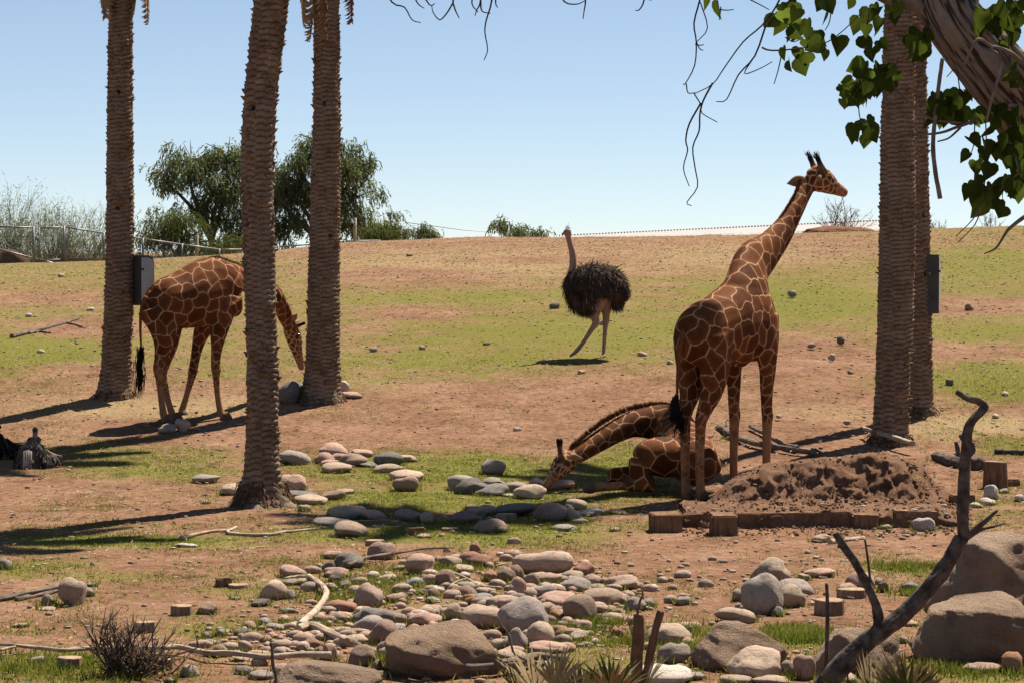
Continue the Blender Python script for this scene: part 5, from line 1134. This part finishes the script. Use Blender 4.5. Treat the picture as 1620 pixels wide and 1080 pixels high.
def fence_run(pts, label, gate=False):
    P = [post_at(px, top, d) for px, top, d in pts]; base = P[0][1].copy(); root = empty('chain_link_fence' if not gate else 'fence_gate', base); tag(root, label, 'gate' if gate else 'fence')
    for t, b in P:
        mb = MB(); mb.add(*tube([b, t + np.array((0, 0, .03))], .04 if not gate else .03, seg=8)); mb.build('post', METAL, root, origin=base)
    for (t0, b0), (t1, b1) in zip(P, P[1:]):
        mb = MB(); mb.add(*tube([t0, t1], .027, seg=6)); mb.build('top_rail', METAL, root, origin=base)
        o = wire_panel(t0, b0, t1, b1).build('wire_mesh', METAL, root, origin=base, smooth=False); o['kind'] = 'stuff'
        if gate:
            c0, c1 = U(62, 412, pts[0][2]), U(97, 411, pts[0][2])
            mb = MB(); mb.add(*tube([c0, c1], .025, seg=6)); mb.build('bottom_rail', METAL, root, origin=base)
            mb = MB(); mb.add(*boxv(U(58.5, 378, pts[0][2] - .05), (.12, .06, .10))); mb.build('latch', METAL, root, origin=base)
fence_run([(-60, 357, DF_), (-3, 358.5, DF_), (53, 360.5, DF_)], 'chain-link fence run ending at the latch side of the gate')
fence_run([(62, 361, DF_), (97.5, 360, DF_)], 'narrow chain-link gate between two fence posts on the crest', True)
fence_run([(101.5, 359, DF_), (164, 369, DF_ + 1), (226, 378, DF_ + 2), (288, 387, DF_ + 3), (347, 395, DF_ + 4), (386, 395, DF_ + 4.5)], 'chain-link fence running downhill from the gate behind the palms')
fence_run([(386.5, 395, DF_ + 5), (440, 391, DF_ + 5), (500, 386, DF_ + 5), (545, 382, DF_ + 5), (600, 381, DF_ + 5.5)], 'far low chain-link fence stretch in front of the gum trees')
mb = MB(); a, b = U(-10, 392, DF_ + .5), U(53, 409, DF_ + .5); mb.add(*tube([a, b], .03, seg=6)); c = U(95, 419, DF_ + .5)
mb.add(*tube([b, c], .03, seg=6)); tag(mb.build('handrail', METAL, None, origin=a), 'slanting metal handrail behind the fence gate', 'handrail')
def wall(px0, y0, px1, y1, d, th, name, label, mat, cat):
    a, b = U(px0, y0, d), U(px1, y1, d); zb = min(gz(a[0], d), gz(b[0], d)) - .3
    v = [(a[0], d, zb), (b[0], d, zb), (b[0], d, b[2]), (a[0], d, a[2])]; v += [(x, y + th, z) for x, y, z in v]; v = np.array(v)
    o = link(name, mesh(name, v - v[0], [(0, 1, 2, 3), (7, 6, 5, 4), (3, 2, 6, 7), (1, 5, 6, 2), (0, 3, 7, 4)], mat, False), None, v[0]); tag(o, label, cat, kind='thing'); return o
wall(-40, 413, 420, 400, 92, .25, 'concrete_wall', 'pale low concrete wall running behind the chain-link fence', CONC, 'wall')
wall(109, 408, 166, 411, 81.5, .2, 'block_wall', 'low brown block wall beside the gate post', BRN, 'wall')
def heap(px, py, w, h, d, label, col, mat, name, cat):
    v, f = ico(4); v = v * (1 + .3 * n3(v, 1.5, px, 3)[:, None] + .10 * n3(v, 6, px, 3)[:, None]); k = d / F; c = U(px, py + h / 2, d)
    o = link(name, mesh(name, v * np.array((w * k / 2, w * k / 3, h * k)), f, mat), None, c); o.color = col + (1,); tag(o, label, cat)
heap(10, 407, 70, 28, 81, 'dark red earth pile behind the fence beside the gate', (.2, .12, .09), simple('dark_red_earth', (.15, .085, .062), (.10, .055, .04), 5, .95, .6, .03), 'earth_pile', 'earth pile')
heap(1330, 363, 110, 11, 79.5, 'low rusty-brown rock heap under the bare bush on the crest', (.3, .16, .1), simple('rusty_rock', (.27, .13, .085), (.15, .075, .05), 5, .95, .6, .03), 'rock_heap', 'rocks')
def roof():
    d = 108.; a, b = U(885, 372, d), U(1420, 347, d); root = empty('low_building', (a[0], d, 1.5)); o0 = np.array(root.location); tag(root, 'long low building whose white ribbed metal roof shows above the crest', 'building')
    def slab(z0, dz, dep, y0, th):
        v = np.array([(a[0], y0, a[2] + z0), (b[0], y0, b[2] + z0), (b[0], y0 + dep, b[2] + dz), (a[0], y0 + dep, a[2] + dz)]); v = np.vstack([v, v - np.array((0, 0, th))])
        return v, [(0, 1, 2, 3), (7, 6, 5, 4), (0, 4, 5, 1), (1, 5, 6, 2), (2, 6, 7, 3), (3, 7, 4, 0)]
    mb = MB(); mb.add(*slab(-.75, .0, 4, d - 4, .08)); r = mb.build('roof', WHITE, root, origin=o0, smooth=False)
    mb = MB(); v = np.array([(a[0], d - 3.8, 1.2), (b[0], d - 3.8, 1.2), (b[0], d - 3.8, b[2] - .8), (a[0], d - 3.8, a[2] - .8)]); mb.add(v, [(0, 1, 2, 3)]); mb.build('wall', CONC, root, origin=o0, smooth=False)
    mb = MB(); n = 110
    for i in range(n):
        t = i / (n - 1); p = a * (1 - t) + b * t
        mb.add(*tube([(p[0], d - .25, p[2] - .03), (p[0], d + .03, p[2] + .01)], .035, seg=5))
    q = mb.build('roof_ribs', simple('roof_rib', (.62, .62, .62), (.5, .5, .5), 2, .6, 0), r, origin=o0); q['kind'] = 'stuff'
roof()
for px, y0, y1, d, lab in ((562, 345, 380, 84, 'thin wooden stake in front of the gum tree'), (312, 372, 398, 85, 'thin wooden stake behind the fence near the round bush')):
    mb = MB(); t, b = U(px, y0, d), U(px - 1.5, y1 + 25, d); mb.add(*tube([b, (b + t) / 2, t], [.055, .055, .05], seg=6)); tag(mb.build('stake', DRIFT, None, origin=b), lab, 'stake')
mb = MB(); a, b = U(640, 352, 100), U(830, 371, 100); mb.add(*tube([a, (a + b) / 2 - np.array((0, 0, .08)), b], .012, seg=4)); tag(mb.build('cable', METAL, None, origin=a), 'thin overhead cable sagging between the distant bushes', 'cable')

# ------------------------------------------------------------------ background trees and bushes
def leaf_mat(name, c1, c2, c3, tr=.35):
    m = NT(name); n = m.noise(.9, 3, .6); n2 = m.noise(14, 2, .5)
    c = m.ramp(m.math('ADD', m.math('MULTIPLY', n, .55), m.math('MULTIPLY', n2, .45)), [(.34, c1), (.5, c2), (.66, c3)]); m.col(c, .6, .15)
    t = m.n('ShaderNodeBsdfTranslucent'); m.l(m.mix(.5, m.mix(1., c, (ALB, ALB, ALB), 'MULTIPLY'), (.16, .20, .025)), t.inputs[0]); mx = m.n('ShaderNodeMixShader'); mx.inputs[0].default_value = tr
    m.l(m.b.outputs[0], mx.inputs[1]); m.l(t.outputs[0], mx.inputs[2]); m.l(mx.outputs[0], m.out.inputs[0]); return m.m
GUM = leaf_mat('gum_leaf', (.09, .11, .055), (.18, .195, .11), (.32, .325, .21), .5); GUMD = leaf_mat('dark_bush_leaf', (.065, .08, .028), (.12, .13, .05), (.22, .20, .085))
TWIGM = simple('thin_twig', (.24, .20, .16), (.13, .10, .08), 10, .9, 0); TWIGG = simple('green_twig', (.40, .40, .25), (.27, .28, .16), 10, .9, 0)
GTR = simple('gum_bark', (.17, .13, .11), (.09, .065, .055), 5, .9, .4, .02)
def tree(name, label, base_px, d, blobs, nspray, mat, leaf=.16, spray=.55, group='trees beyond the crest', cat='tree', tw=.16, thick=.8):
    bx = U(base_px, 400, d)[0]; base = np.array((bx, d, float(gz(bx, d)))); root = empty(name, base); tag(root, label, cat, group)
    mb = MB(); fork = base + np.array((0, 0, .0)); C = [(U(x, y, d + RNG.uniform(-.6, .6)), rx * d / F, ry * d / F) for x, y, rx, ry in blobs]
    zc = np.mean([c[0][2] for c in C]); fk = base + (np.array((np.mean([c[0][0] for c in C]), d, zc)) - base) * .45
    mb.add(*tube([base - np.array((0, 0, .2)), base * .6 + fk * .4 + np.array((.1, 0, 0)), fk], [tw, tw * .85, tw * .7], seg=8, sub=3)); tr = mb.build('trunk', GTR, root, origin=base)
    mb = MB()
    for c, rx, ry in C:
        mid = (fk + c) / 2 + np.array((RNG.normal(0, .25), RNG.normal(0, .2), .25)); mb.add(*tube([fk, mid, c, c + np.array((RNG.normal(0, rx * .5), RNG.normal(0, .3), ry * .5))], [tw * .6, tw * .42, tw * .22, .012], seg=6, sub=3))
        for _ in range(7):
            e = c + RNG.normal(0, .55, 3) * np.array((rx, rx * thick, ry)); mb.add(*tube([mid * .3 + c * .7, (c + e) / 2 + RNG.normal(0, .1, 3), e], [tw * .2, tw * .12, .008], seg=5))
    mb.build('limbs', GTR, root, origin=base)
    SUBC = [[RNG.normal(0, .43, 3) for _ in range(14)] for _ in C]
    vs = []; n = 0; vol = np.array([rx * ry for _, rx, ry in C]); vol = vol / vol.sum()
    for _ in range(nspray):
        ci = RNG.choice(len(C), p=vol); c, rx, ry = C[ci]; u = SUBC[ci][RNG.integers(14)] + RNG.normal(0, .19, 3)
        p = c + u * np.array((rx, rx * thick, ry)); dr = np.array((u[0] * .6, u[1] * .6, .35)) + RNG.normal(0, .3, 3)
        for j in range(9):
            dr = dr + np.array((0, 0, -.26)); q = p + dr / np.linalg.norm(dr) * spray / 9; ld = (q - p) / np.linalg.norm(q - p) + RNG.normal(0, .5, 3) + np.array((0, 0, -.5)); ld /= np.linalg.norm(ld)
            sd = np.cross(ld, RNG.normal(0, 1, 3)); sd /= np.linalg.norm(sd) + 1e-6; l = leaf * random.uniform(.6, 1.2); w = l * .13
            vs.append((q, q + ld * l * .45 + sd * w, q + ld * l, q + ld * l * .45 - sd * w)); p = q
    v = np.array(vs).reshape(-1, 3) - base; o = link('crown', mesh('crown', v, np.arange(len(v)).reshape(-1, 4), mat, False), root); return root
tree('gum_tree', 'gum tree with open domed crowns on forking limbs behind the fence', 335, 92, [(300, 262, 45, 36), (355, 245, 32, 36), (262, 287, 26, 20), (340, 300, 40, 25), (370, 300, 30, 45), (385, 345, 35, 40), (322, 330, 28, 18)], 2100, GUM, .17, .42)
tree('gum_tree', 'wide drooping gum tree standing behind the knobbly palm', 505, 93, [(470, 255, 30, 30), (500, 228, 26, 30), (545, 255, 40, 42), (575, 262, 22, 24), (450, 300, 36, 50), (560, 310, 45, 42), (510, 320, 55, 50), (455, 360, 45, 35), (560, 358, 50, 26), (425, 290, 22, 50)], 3900, GUM, .17, .42)
tree('round_bush', 'rounded olive-green bush in front of the gum tree', 272, 88, [(270, 355, 48, 24), (240, 375, 30, 22), (300, 372, 40, 26), (345, 382, 40, 20)], 1500, GUMD, .13, .4, cat='bush', tw=.09)
tree('round_bush', 'bushy green shrub at the skirt of the drooping gum tree', 612, 89, [(612, 362, 26, 22), (636, 372, 18, 14), (585, 372, 22, 16)], 650, GUMD, .13, .4, cat='bush', tw=.07)
tree('round_bush', 'small grey-green shrub standing alone on the crest beside the gum trees', 668, 89, [(668, 366, 22, 13), (688, 372, 10, 7)], 260, GUM, .12, .35, cat='bush', tw=.05)
tree('round_bush', 'sparse leafy sapling top peeping over the middle of the crest', 815, 96, [(792, 357, 12, 12), (820, 364, 24, 10), (850, 366, 14, 9)], 230, GUM, .17, .4, cat='bush', tw=.05)
def twig_bush(name, label, px, d, w, top, n, mat, spread=.35, leaf=None, yb=420):
    bx = U(px, 400, d)[0]; base = np.array((bx, d, float(gz(bx, d)))); root = empty(name, base); tag(root, label, 'bush', 'leafless bushes on the crest'); mb = MB(); k = d / F; H = U(px, top, d)[2] - base[2]; W = w * k; lv = []
    for i in range(n):
        p = base + np.array((RNG.uniform(-.5, .5) * W * .35, RNG.uniform(-.5, .5) * .8, 0)); ang = RNG.normal(0, spread); dv = np.array((math.sin(ang) + (p[0] - base[0]) / W * .9, RNG.normal(0, .2), math.cos(ang))); L = H * RNG.uniform(.55, 1.08); P = [p]; 
        for s in range(5): dv = dv / np.linalg.norm(dv) + RNG.normal(0, .16, 3) + np.array((0, 0, .05)); P.append(P[-1] + dv / np.linalg.norm(dv) * L / 5)
        P = np.array(P); mb.add(*tube(P, np.linspace(.016, .004, 6), seg=3))
        for s in range(7):
            j = random.randrange(1, 5); q = P[j] + (P[j + 1] - P[j]) * random.random(); e = dv * .4 + RNG.normal(0, .5, 3) + np.array((0, 0, .35)); e /= np.linalg.norm(e); l = H * random.uniform(.1, .3); r1 = q + e * l * .5; r2 = r1 + (e + RNG.normal(0, .3, 3)) * l * .5
            mb.add(*tube([q, r1, r2], [.007, .0055, .003], seg=3)); lv += [r1, r2]
    o = mb.build('twigs', mat, root, origin=base); o['kind'] = 'stuff'
    if leaf:
        vs = []
        for q in lv:
            for _ in range(leaf):
                c = q + RNG.normal(0, .10, 3); a, b = RNG.normal(0, .028, 3) + np.array((0, 0, .02)), RNG.normal(0, .008, 3); vs.append((c - a, c + b, c + a, c - b))
        v = np.array(vs).reshape(-1, 3) - base; link('foliage', mesh('foliage', v, np.arange(len(v)).reshape(-1, 4), GUMD, False), root)['kind'] = 'stuff'
twig_bush('feathery_bush', 'pale feathery green-twigged bush behind the gate', 85, 88, 120, 322, 120, TWIGG, .46, 1)
twig_bush('feathery_bush', 'tall feathery bush behind the fence, leafy low down beside the earth pile', 15, 89, 110, 308, 120, TWIGG, .46, 3)
twig_bush('feathery_bush', 'thin wispy bush between the gate and the feeder palm', 145, 88.5, 90, 330, 85, TWIGG, .46, 1)
twig_bush('bare_bush', 'leafless grey bush on the rusty rock heap behind the standing giraffe\'s head', 1330, 81, 100, 308, 34, TWIGM, .62)
twig_bush('bare_bush', 'small leafless bush at the foot of the slimmer palm on the crest', 1478, 82, 40, 335, 12, TWIGM, .5)
twig_bush('bare_bush', 'sparse leafless bush on the crest under the hanging green leaves', 1565, 82, 60, 336, 14, TWIGM, .5)

# ------------------------------------------------------------------ dry bush and fan-palm sprouts in the foreground
def dry_bush():
    g = G(205, 1068); root = empty('dry_bush', g); tag(root, 'dry leafless tangled bush on the ground among sawn stumps', 'bush'); mb = MB(); k = g[1] / F
    for i in range(70):
        a = RNG.uniform(0, 6.283); el = RNG.uniform(.2, 1.25); dv = np.array((math.cos(a) * math.cos(el), math.sin(a) * math.cos(el), math.sin(el))); L = RNG.uniform(.25, .52); P = [g + RNG.normal(0, .06, 3) * np.array((1.6, 1, .2))]
        for s in range(6): dv = dv + RNG.normal(0, .2, 3) + np.array((0, 0, .10)); dv /= np.linalg.norm(dv); P.append(P[-1] + dv * L / 6)
        P = np.array(P); mb.add(*tube(P, np.linspace(.008, .0025, 7), seg=4))
        for s in range(5):
            j = random.randrange(1, 6); e = dv * .5 + RNG.normal(0, .6, 3); e /= np.linalg.norm(e); l = random.uniform(.05, .16); mb.add(*tube([P[j], P[j] + e * l * .5 + np.array((0, 0, .01)), P[j] + e * l + np.array((0, 0, .03))], [.0045, .0035, .002], seg=3))
    o = mb.build('twigs', simple('dry_bush_twig', (.20, .145, .11), (.09, .065, .05), 20, .9, 0), root, origin=g); o['kind'] = 'stuff'
dry_bush()
FANG = simple('fan_palm_green', (.13, .165, .05), (.075, .10, .03), 12, .6, 0, spec=.3); FAND = simple('fan_palm_dry', (.50, .385, .20), (.31, .21, .10), 12, .85, 0)
def fan_sprout(px, py, d, label, n=5, R=.42, seed=1):
    rnd = np.random.default_rng(seed); b = U(px, py, d); b[2] = float(gz(b[0], d)); root = empty('fan_palm_sprout', b); tag(root, label, 'palm sprout', 'young fan palms at the near edge')
    for i in range(n):
        az = rnd.uniform(0, 6.283); el = rnd.uniform(.7, 1.45); dv = np.array((math.cos(az) * math.cos(el), math.sin(az) * math.cos(el), math.sin(el))); l = rnd.uniform(.15, .35); c = b + dv * l; dry = rnd.random() < .68
        mb = MB(); mb.add(*tube([b, (b + c) / 2, c], [.008, .006, .005], seg=5)); mb.build('stalk', FAND if dry else FANG, root, origin=b)
        s1 = np.cross(dv, (0, 0, 1.)); s1 /= np.linalg.norm(s1); s1 = s1 * math.cos(rnd.uniform(-.8, .8)) + np.cross(dv, s1) * .4; s1 /= np.linalg.norm(s1); mb = MB()
        for j in range(18):
            t = -1.15 + 2.3 * j / 17; e = dv * math.cos(t) + s1 * math.sin(t) + rnd.normal(0, .06, 3); e /= np.linalg.norm(e); q = c + e * R * rnd.uniform(.75, 1.05) * (.8 + .2 * math.cos(t)); w = np.cross(e, np.cross(dv, s1)); w = w / (np.linalg.norm(w) + 1e-6) * .012; md = c * .45 + q * .55
            mb.add([c - w * .3, c + w * .3, md + w, q + np.array((0, 0, -.02)), md - w], [(0, 1, 2, 4), (4, 2, 3)])
        o = mb.build('fan_leaf', FAND if dry else FANG, root, origin=b, smooth=False); o['kind'] = 'stuff'
for a in ((850, 1105, 14.9, 'green fan palm sprout in front of the gnarled driftwood root', 7, .34, 2), (915, 1108, 14.8, 'spiky dry-tipped fan palm sprout between the driftwood and the dead posts', 7, .34, 3), (980, 1105, 14.9, 'fan palm sprout close beside the twin dead posts', 5, .3, 4),
          (1385, 1100, 14.6, 'dry straw-coloured fan palm sprout under the dark snag', 7, .33, 6), (1440, 1102, 14.6, 'upright half-dry fan palm sprout before the boulders', 6, .33, 7), (1490, 1104, 14.7, 'withered fan palm sprout before the dome-shaped boulder', 5, .3, 9)): fan_sprout(*a)

# ------------------------------------------------------------------ cottonwood whose limb hangs into the picture
CBARK = simple('cottonwood_bark', (.34, .275, .215), (.155, .118, .092), 14, .95, 1., .02); m = NT('cottonwood_furrowed_bark'); nb = m.noise(22, 6, .7); fu = m.mr(m.attr('fur'), .1, .75); m.bump(nb, .8, .01); CBARKF = m.col(m.mix(fu, (.075, .055, .043), m.mix(nb, (.22, .17, .13), (.46, .375, .295))), .95, .1)
CTWIG = simple('cottonwood_dead_twig', (.085, .065, .055), (.05, .04, .034), 20, .9, 0); CLEAF = leaf_mat('cottonwood_leaf', (.016, .036, .006), (.030, .058, .009), (.055, .090, .016), .26)
def cottonwood():
    D = 10.5; g = np.array((4.6, 11.5, float(gz(4.6, 11.5)))); root = empty('cottonwood_tree', g); tag(root, 'overhanging cottonwood limb with heart-shaped green leaves and bare hanging twigs', 'tree')
    def zz(X, Y, q=0): return U(1020 + X / 2.7, Y / 2.7, D + q)
    def seg(nm, P, r0, r1, mat=CBARK, s=10, jit=.05, sub=4):
        P = np.array(P); R = np.linspace(r0, r1, len(P)) * D / F / 2.7; mb = MB(); mb.add(*tube(P, R, seg=s, sub=sub, jitter=jit)); return mb.build(nm, mat, root, origin=g)
    J = zz(1700, 620, .2)
    mb = MB(); mb.add(*tube([g - np.array((0, 0, .3)), g + np.array((-.1, 0, 1.2)), g + np.array((-.5, -.3, 2.0)), J * .7 + g * .3 + np.array((0, 0, .5)), J], [.34, .28, .24, .20, .165], seg=14, sub=5, jitter=.03)); mb.build('trunk', CBARK, root, origin=g)
    def bark(nm, P, r0, r1):
        R = np.linspace(r0, r1, len(P)) * D / F / 2.7; v, f = ridge_tube(P, R, seg=150, step=.010, depth=.14, along=4.5, around=5.5, seed=4); me = mesh(nm, v - g, f, CBARKF); setattr_f(me, 'fur', LAST_FUR); link(nm, me, root)
    bark('limb', [J, zz(1600, 440, .1), zz(1490, 300), zz(1380, 170), zz(1300, 60), zz(1250, -60), zz(1210, -220)], 160, 112)
    seg('limb', [zz(1290, 80), zz(1200, 15), zz(1110, -10), zz(1000, -40), zz(800, -110), zz(500, -160), zz(100, -160), zz(-300, -150), zz(-900, -140)], 62, 10, s=12)
    seg('limb', [zz(1340, 30), zz(1390, -60), zz(1430, -200)], 50, 30)
    seg('limb', [zz(1640, 480, .1), zz(1560, 450, -.1), zz(1450, 500, -.2), zz(1330, 545, -.2), zz(1240, 572, -.2), zz(1050, 580, -.2)], 11, 4, s=6)
    seg('twig', [zz(1400, 530, -.2), zz(1230, 510, -.2), zz(1130, 440, -.2), zz(1075, 385, -.2), zz(1050, 330, -.2)], 6, 3, s=6); seg('twig', [zz(1350, 545, -.2), zz(1300, 590, -.2), zz(1250, 606, -.2)], 5, 3, s=6)
    seg('hanging_dead_branch', [zz(1272, 250, -.3), zz(1258, 350, -.3), zz(1243, 480, -.3), zz(1232, 620, -.3), zz(1242, 740, -.3), zz(1262, 850, -.3)], 8, 10, s=8)
    seg('bark_strip', [zz(1480, 210, -.3), zz(1520, 250, -.35), zz(1510, 330, -.35), zz(1480, 430, -.35), zz(1460, 520, -.35)], 9, 5, s=6); seg('bark_strip', [zz(1490, 200, -.3), zz(1560, 225, -.35), zz(1640, 290, -.35)], 9, 9, s=6)
    seg('bark_strip', [zz(1360, 290, -.3), zz(1400, 200, -.35), zz(1430, 168, -.35), zz(1490, 205, -.35)], 5, 7, s=6)
    seg('twig', [zz(1630, 920, -.3), zz(1560, 975, -.3), zz(1540, 1000, -.3), zz(1500, 1060, -.3), zz(1450, 1085, -.3)], 9, 3, s=6); seg('twig', [zz(1620, 720, -.2), zz(1500, 830, -.2), zz(1440, 880, -.2), zz(1400, 940, -.2), zz(1330, 1010, -.2)], 4, 2, s=5); seg('twig', [zz(1440, 880, -.2), zz(1410, 960, -.2), zz(1340, 1035, -.2)], 3, 2, s=5)
    tw = [[(600,-60),(560,30),(500,110),(420,180),(340,290),(290,360),(215,400)], [(290,355),(250,430),(235,490),(232,560),(205,630),(215,720),(225,800),(180,865),(200,880)], [(240,440),(190,530),(175,600),(183,645),(165,720),(190,797)], [(210,400),(240,450),(245,485),(310,523)], [(520,100),(470,240),(400,320),(350,425),(305,435)], [(470,240),(425,315),(490,295),(545,265)],
          [(250,-100),(235,0),(210,100),(220,180),(213,280),(175,355),(163,360)], [(237,10),(268,120),(222,180)], [(177,358),(185,398),(216,397)], [(220,180),(235,210),(250,216)], [(215,190),(235,195),(253,192)], [(450,0),(490,20),(532,43)], [(583,240),(570,300),(552,360)], [(325,30),(322,60),(318,87)], [(320,42),(350,45),(380,42)], [(500,203),(520,213),(560,217),(640,210),(760,190),(850,130),(940,40)], [(960,40),(945,180),(980,270)], [(910,340),(915,480),(930,540)], [(800,0),(790,90),(770,130)], [(600,160),(640,180),(690,150)], [(1410,520),(1405,620),(1390,660)], [(1455,480),(1460,700),(1450,840),(1500,900)], [(1560,60),(1555,200),(1570,330)], [(1350,420),(1330,300),(1290,330)]]
    for P in tw: seg('twig', [zz(x, y, -.25) for x, y in P], 4.5 if len(P) > 4 else 3, 2, CTWIG, 5, .0, 3)
    z2 = lambda X, Y: U(620 + X / 2.531, Y / 2.531, D - .2)
    for P in ([(245,-150),(245,0),(240,20),(215,60),(190,80),(165,50),(160,25)], [(243,10),(255,45),(270,75)], [(405,-150),(400,0),(378,80),(372,130),(383,200),(368,243)], [(-60,-100),(0,10),(50,30),(80,80),(116,92)], [(60,-80),(100,10),(130,35)], [(100,-60),(150,20),(172,15)], [(355,-150),(355,0),(340,40),(332,65)], [(355,0),(360,45),(395,55)], [(330,-50),(320,15),(345,50)], [(420,-80),(415,10),(424,32)], [(775,-150),(775,0),(770,40),(765,78)], [(660,-60),(690,8),(740,18),(772,5)], [(1020,-120),(1010,0),(990,40),(975,42)], [(1012,-5),(1040,2)]):
        seg('twig', [z2(x, y) for x, y in P], 4.5, 2, CTWIG, 5, .0, 3)
    # heart-shaped leaves, each its own piece
    def leafm(cv):
        out = np.array([(0, 0), (.20, .10), (.42, .02), (.52, -.22), (.42, -.52), (.22, -.78), (0, -1.08), (-.22, -.78), (-.42, -.52), (-.52, -.22), (-.42, .02), (-.20, .10)]); v = [(x, cv * (abs(x) * .9 - .2 * y * y), y) for x, y in out]; mid = [(0, 0, -.35), (0, 0, -.7)]
        v = np.array(v + [(0, cv * -.05, -.3), (0, cv * -.12, -.7)]); f = [(12, i, i + 1) for i in range(0, 4)] + [(12, 4, 13), (4, 5, 13), (5, 6, 13), (6, 7, 13), (7, 8, 13), (13, 8, 12)] + [(12, i, i + 1) for i in range(8, 11)] + [(12, 11, 0)]
        return mesh('leaf', v, f, CLEAF, True)
    LM = [leafm(.2), leafm(.45), leafm(-.35), leafm(.7)]; global CLEAF
    keep_ = CLEAF; CLEAF = leaf_mat('cottonwood_backlit_leaf', (.05, .10, .012), (.08, .15, .02), (.12, .2, .03), .5); LM += [leafm(.2), leafm(.45), leafm(-.35), leafm(.7)]; CLEAF = keep_  # brighter, more translucent copy of the leaf material: backlight put into its colour
    L1 = [(590,215),(615,270),(655,265),(690,235),(690,180),(735,165),(780,225),(820,170),(775,65),(695,95),(620,140),(650,50),(580,30),(560,80),(600,110),(640,90),(720,150),(660,215),(755,190),(640,25),(590,60),(700,130),(760,150),(630,120),(610,20),(625,70),(655,110),(735,145),(670,245),
          (920,90),(895,10),(930,165),(1000,185),(970,220),(1005,230),(990,110),(960,50),(1020,40),(1080,20),(950,120),(1040,20),(980,30),(1060,60),(1010,90),(885,565),(940,590),(975,510),(915,525),(955,550),(900,545),(840,435),(860,440),(825,380),(850,370),(310,15),(250,10),(1240,470),(1225,480),(1440,600),(1390,665),(1440,690),(1480,710),(1415,700),(1385,600),(1410,30),(1425,10),(945,275),(765,0),(775,15)]
    cl = [(960,330,75,45,20),(1030,330,40,50,10),(900,400,35,35,9),(940,390,40,30,7),(1180,180,40,45,15),(1320,450,90,60,26),(1260,490,35,25,5),(1500,90,90,70,26),(1570,40,70,50,10),(1555,190,40,40,8),(1590,300,35,30,4),(1590,390,40,50,8),(1540,560,90,110,38),(1590,700,50,120,22),(1405,800,25,45,8),(1490,840,40,50,11),(1520,910,30,30,6),(1600,880,35,45,9),(1510,770,60,40,9),(1390,280,70,50,6),(1090,130,50,50,5),(1130,100,40,30,4)]
    pts = list(L1)
    for cx, cy, rx, ry, n in cl: pts += [(cx + RNG.uniform(-1, 1) * rx, cy + RNG.uniform(-1, 1) * ry) for _ in range(n)]
    pts = pts[:298]
    for i, (X, Y) in enumerate(pts):
        o = link('leaf', LM[i % 4 + (4 if i % 5 == 0 else 0)], root, zz(X, Y - 12, RNG.uniform(-.35, .25)) - g); s = (.052 + .03 * random.random()) * (.55 if (X, Y) in ((840,435),(860,440),(825,380),(850,370)) else 1); o.scale = (s * random.uniform(.85, 1.15), s, s)
        o.rotation_euler = (RNG.normal(0, .45), RNG.normal(0, .45), RNG.normal(0, .8) + (math.pi if random.random() < .4 else 0))
    # the rest of the crown, above and beside the picture
    vs = []
    base = np.array([(x, 0, y) for x, y in ((0, 0), (.42, .02), (.42, -.52), (0, -1.05), (-.42, -.52), (-.42, .02))])
    for _ in range(2600):
        a = RNG.normal(0, 1, 3); a /= np.linalg.norm(a); p = np.array((4.3, 11.6, 6.3)) + a * np.array((2.4, 1.8, 1.7)) * RNG.uniform(.3, 1) ** .4
        px, py = toPx(p[0], p[1], p[2])
        if py > -30 and px < 1650: continue
        R = np.array(Matrix.Rotation(RNG.uniform(0, 6.28), 3, 'Z') @ Matrix.Rotation(RNG.normal(0, .6), 3, 'X')); vs.append(base * .085 @ R.T + p)
    v = np.concatenate(vs) - g; o = link('crown', mesh('crown', v, np.arange(len(v)).reshape(-1, 6), CLEAF, False), root); o['kind'] = 'stuff'
cottonwood()
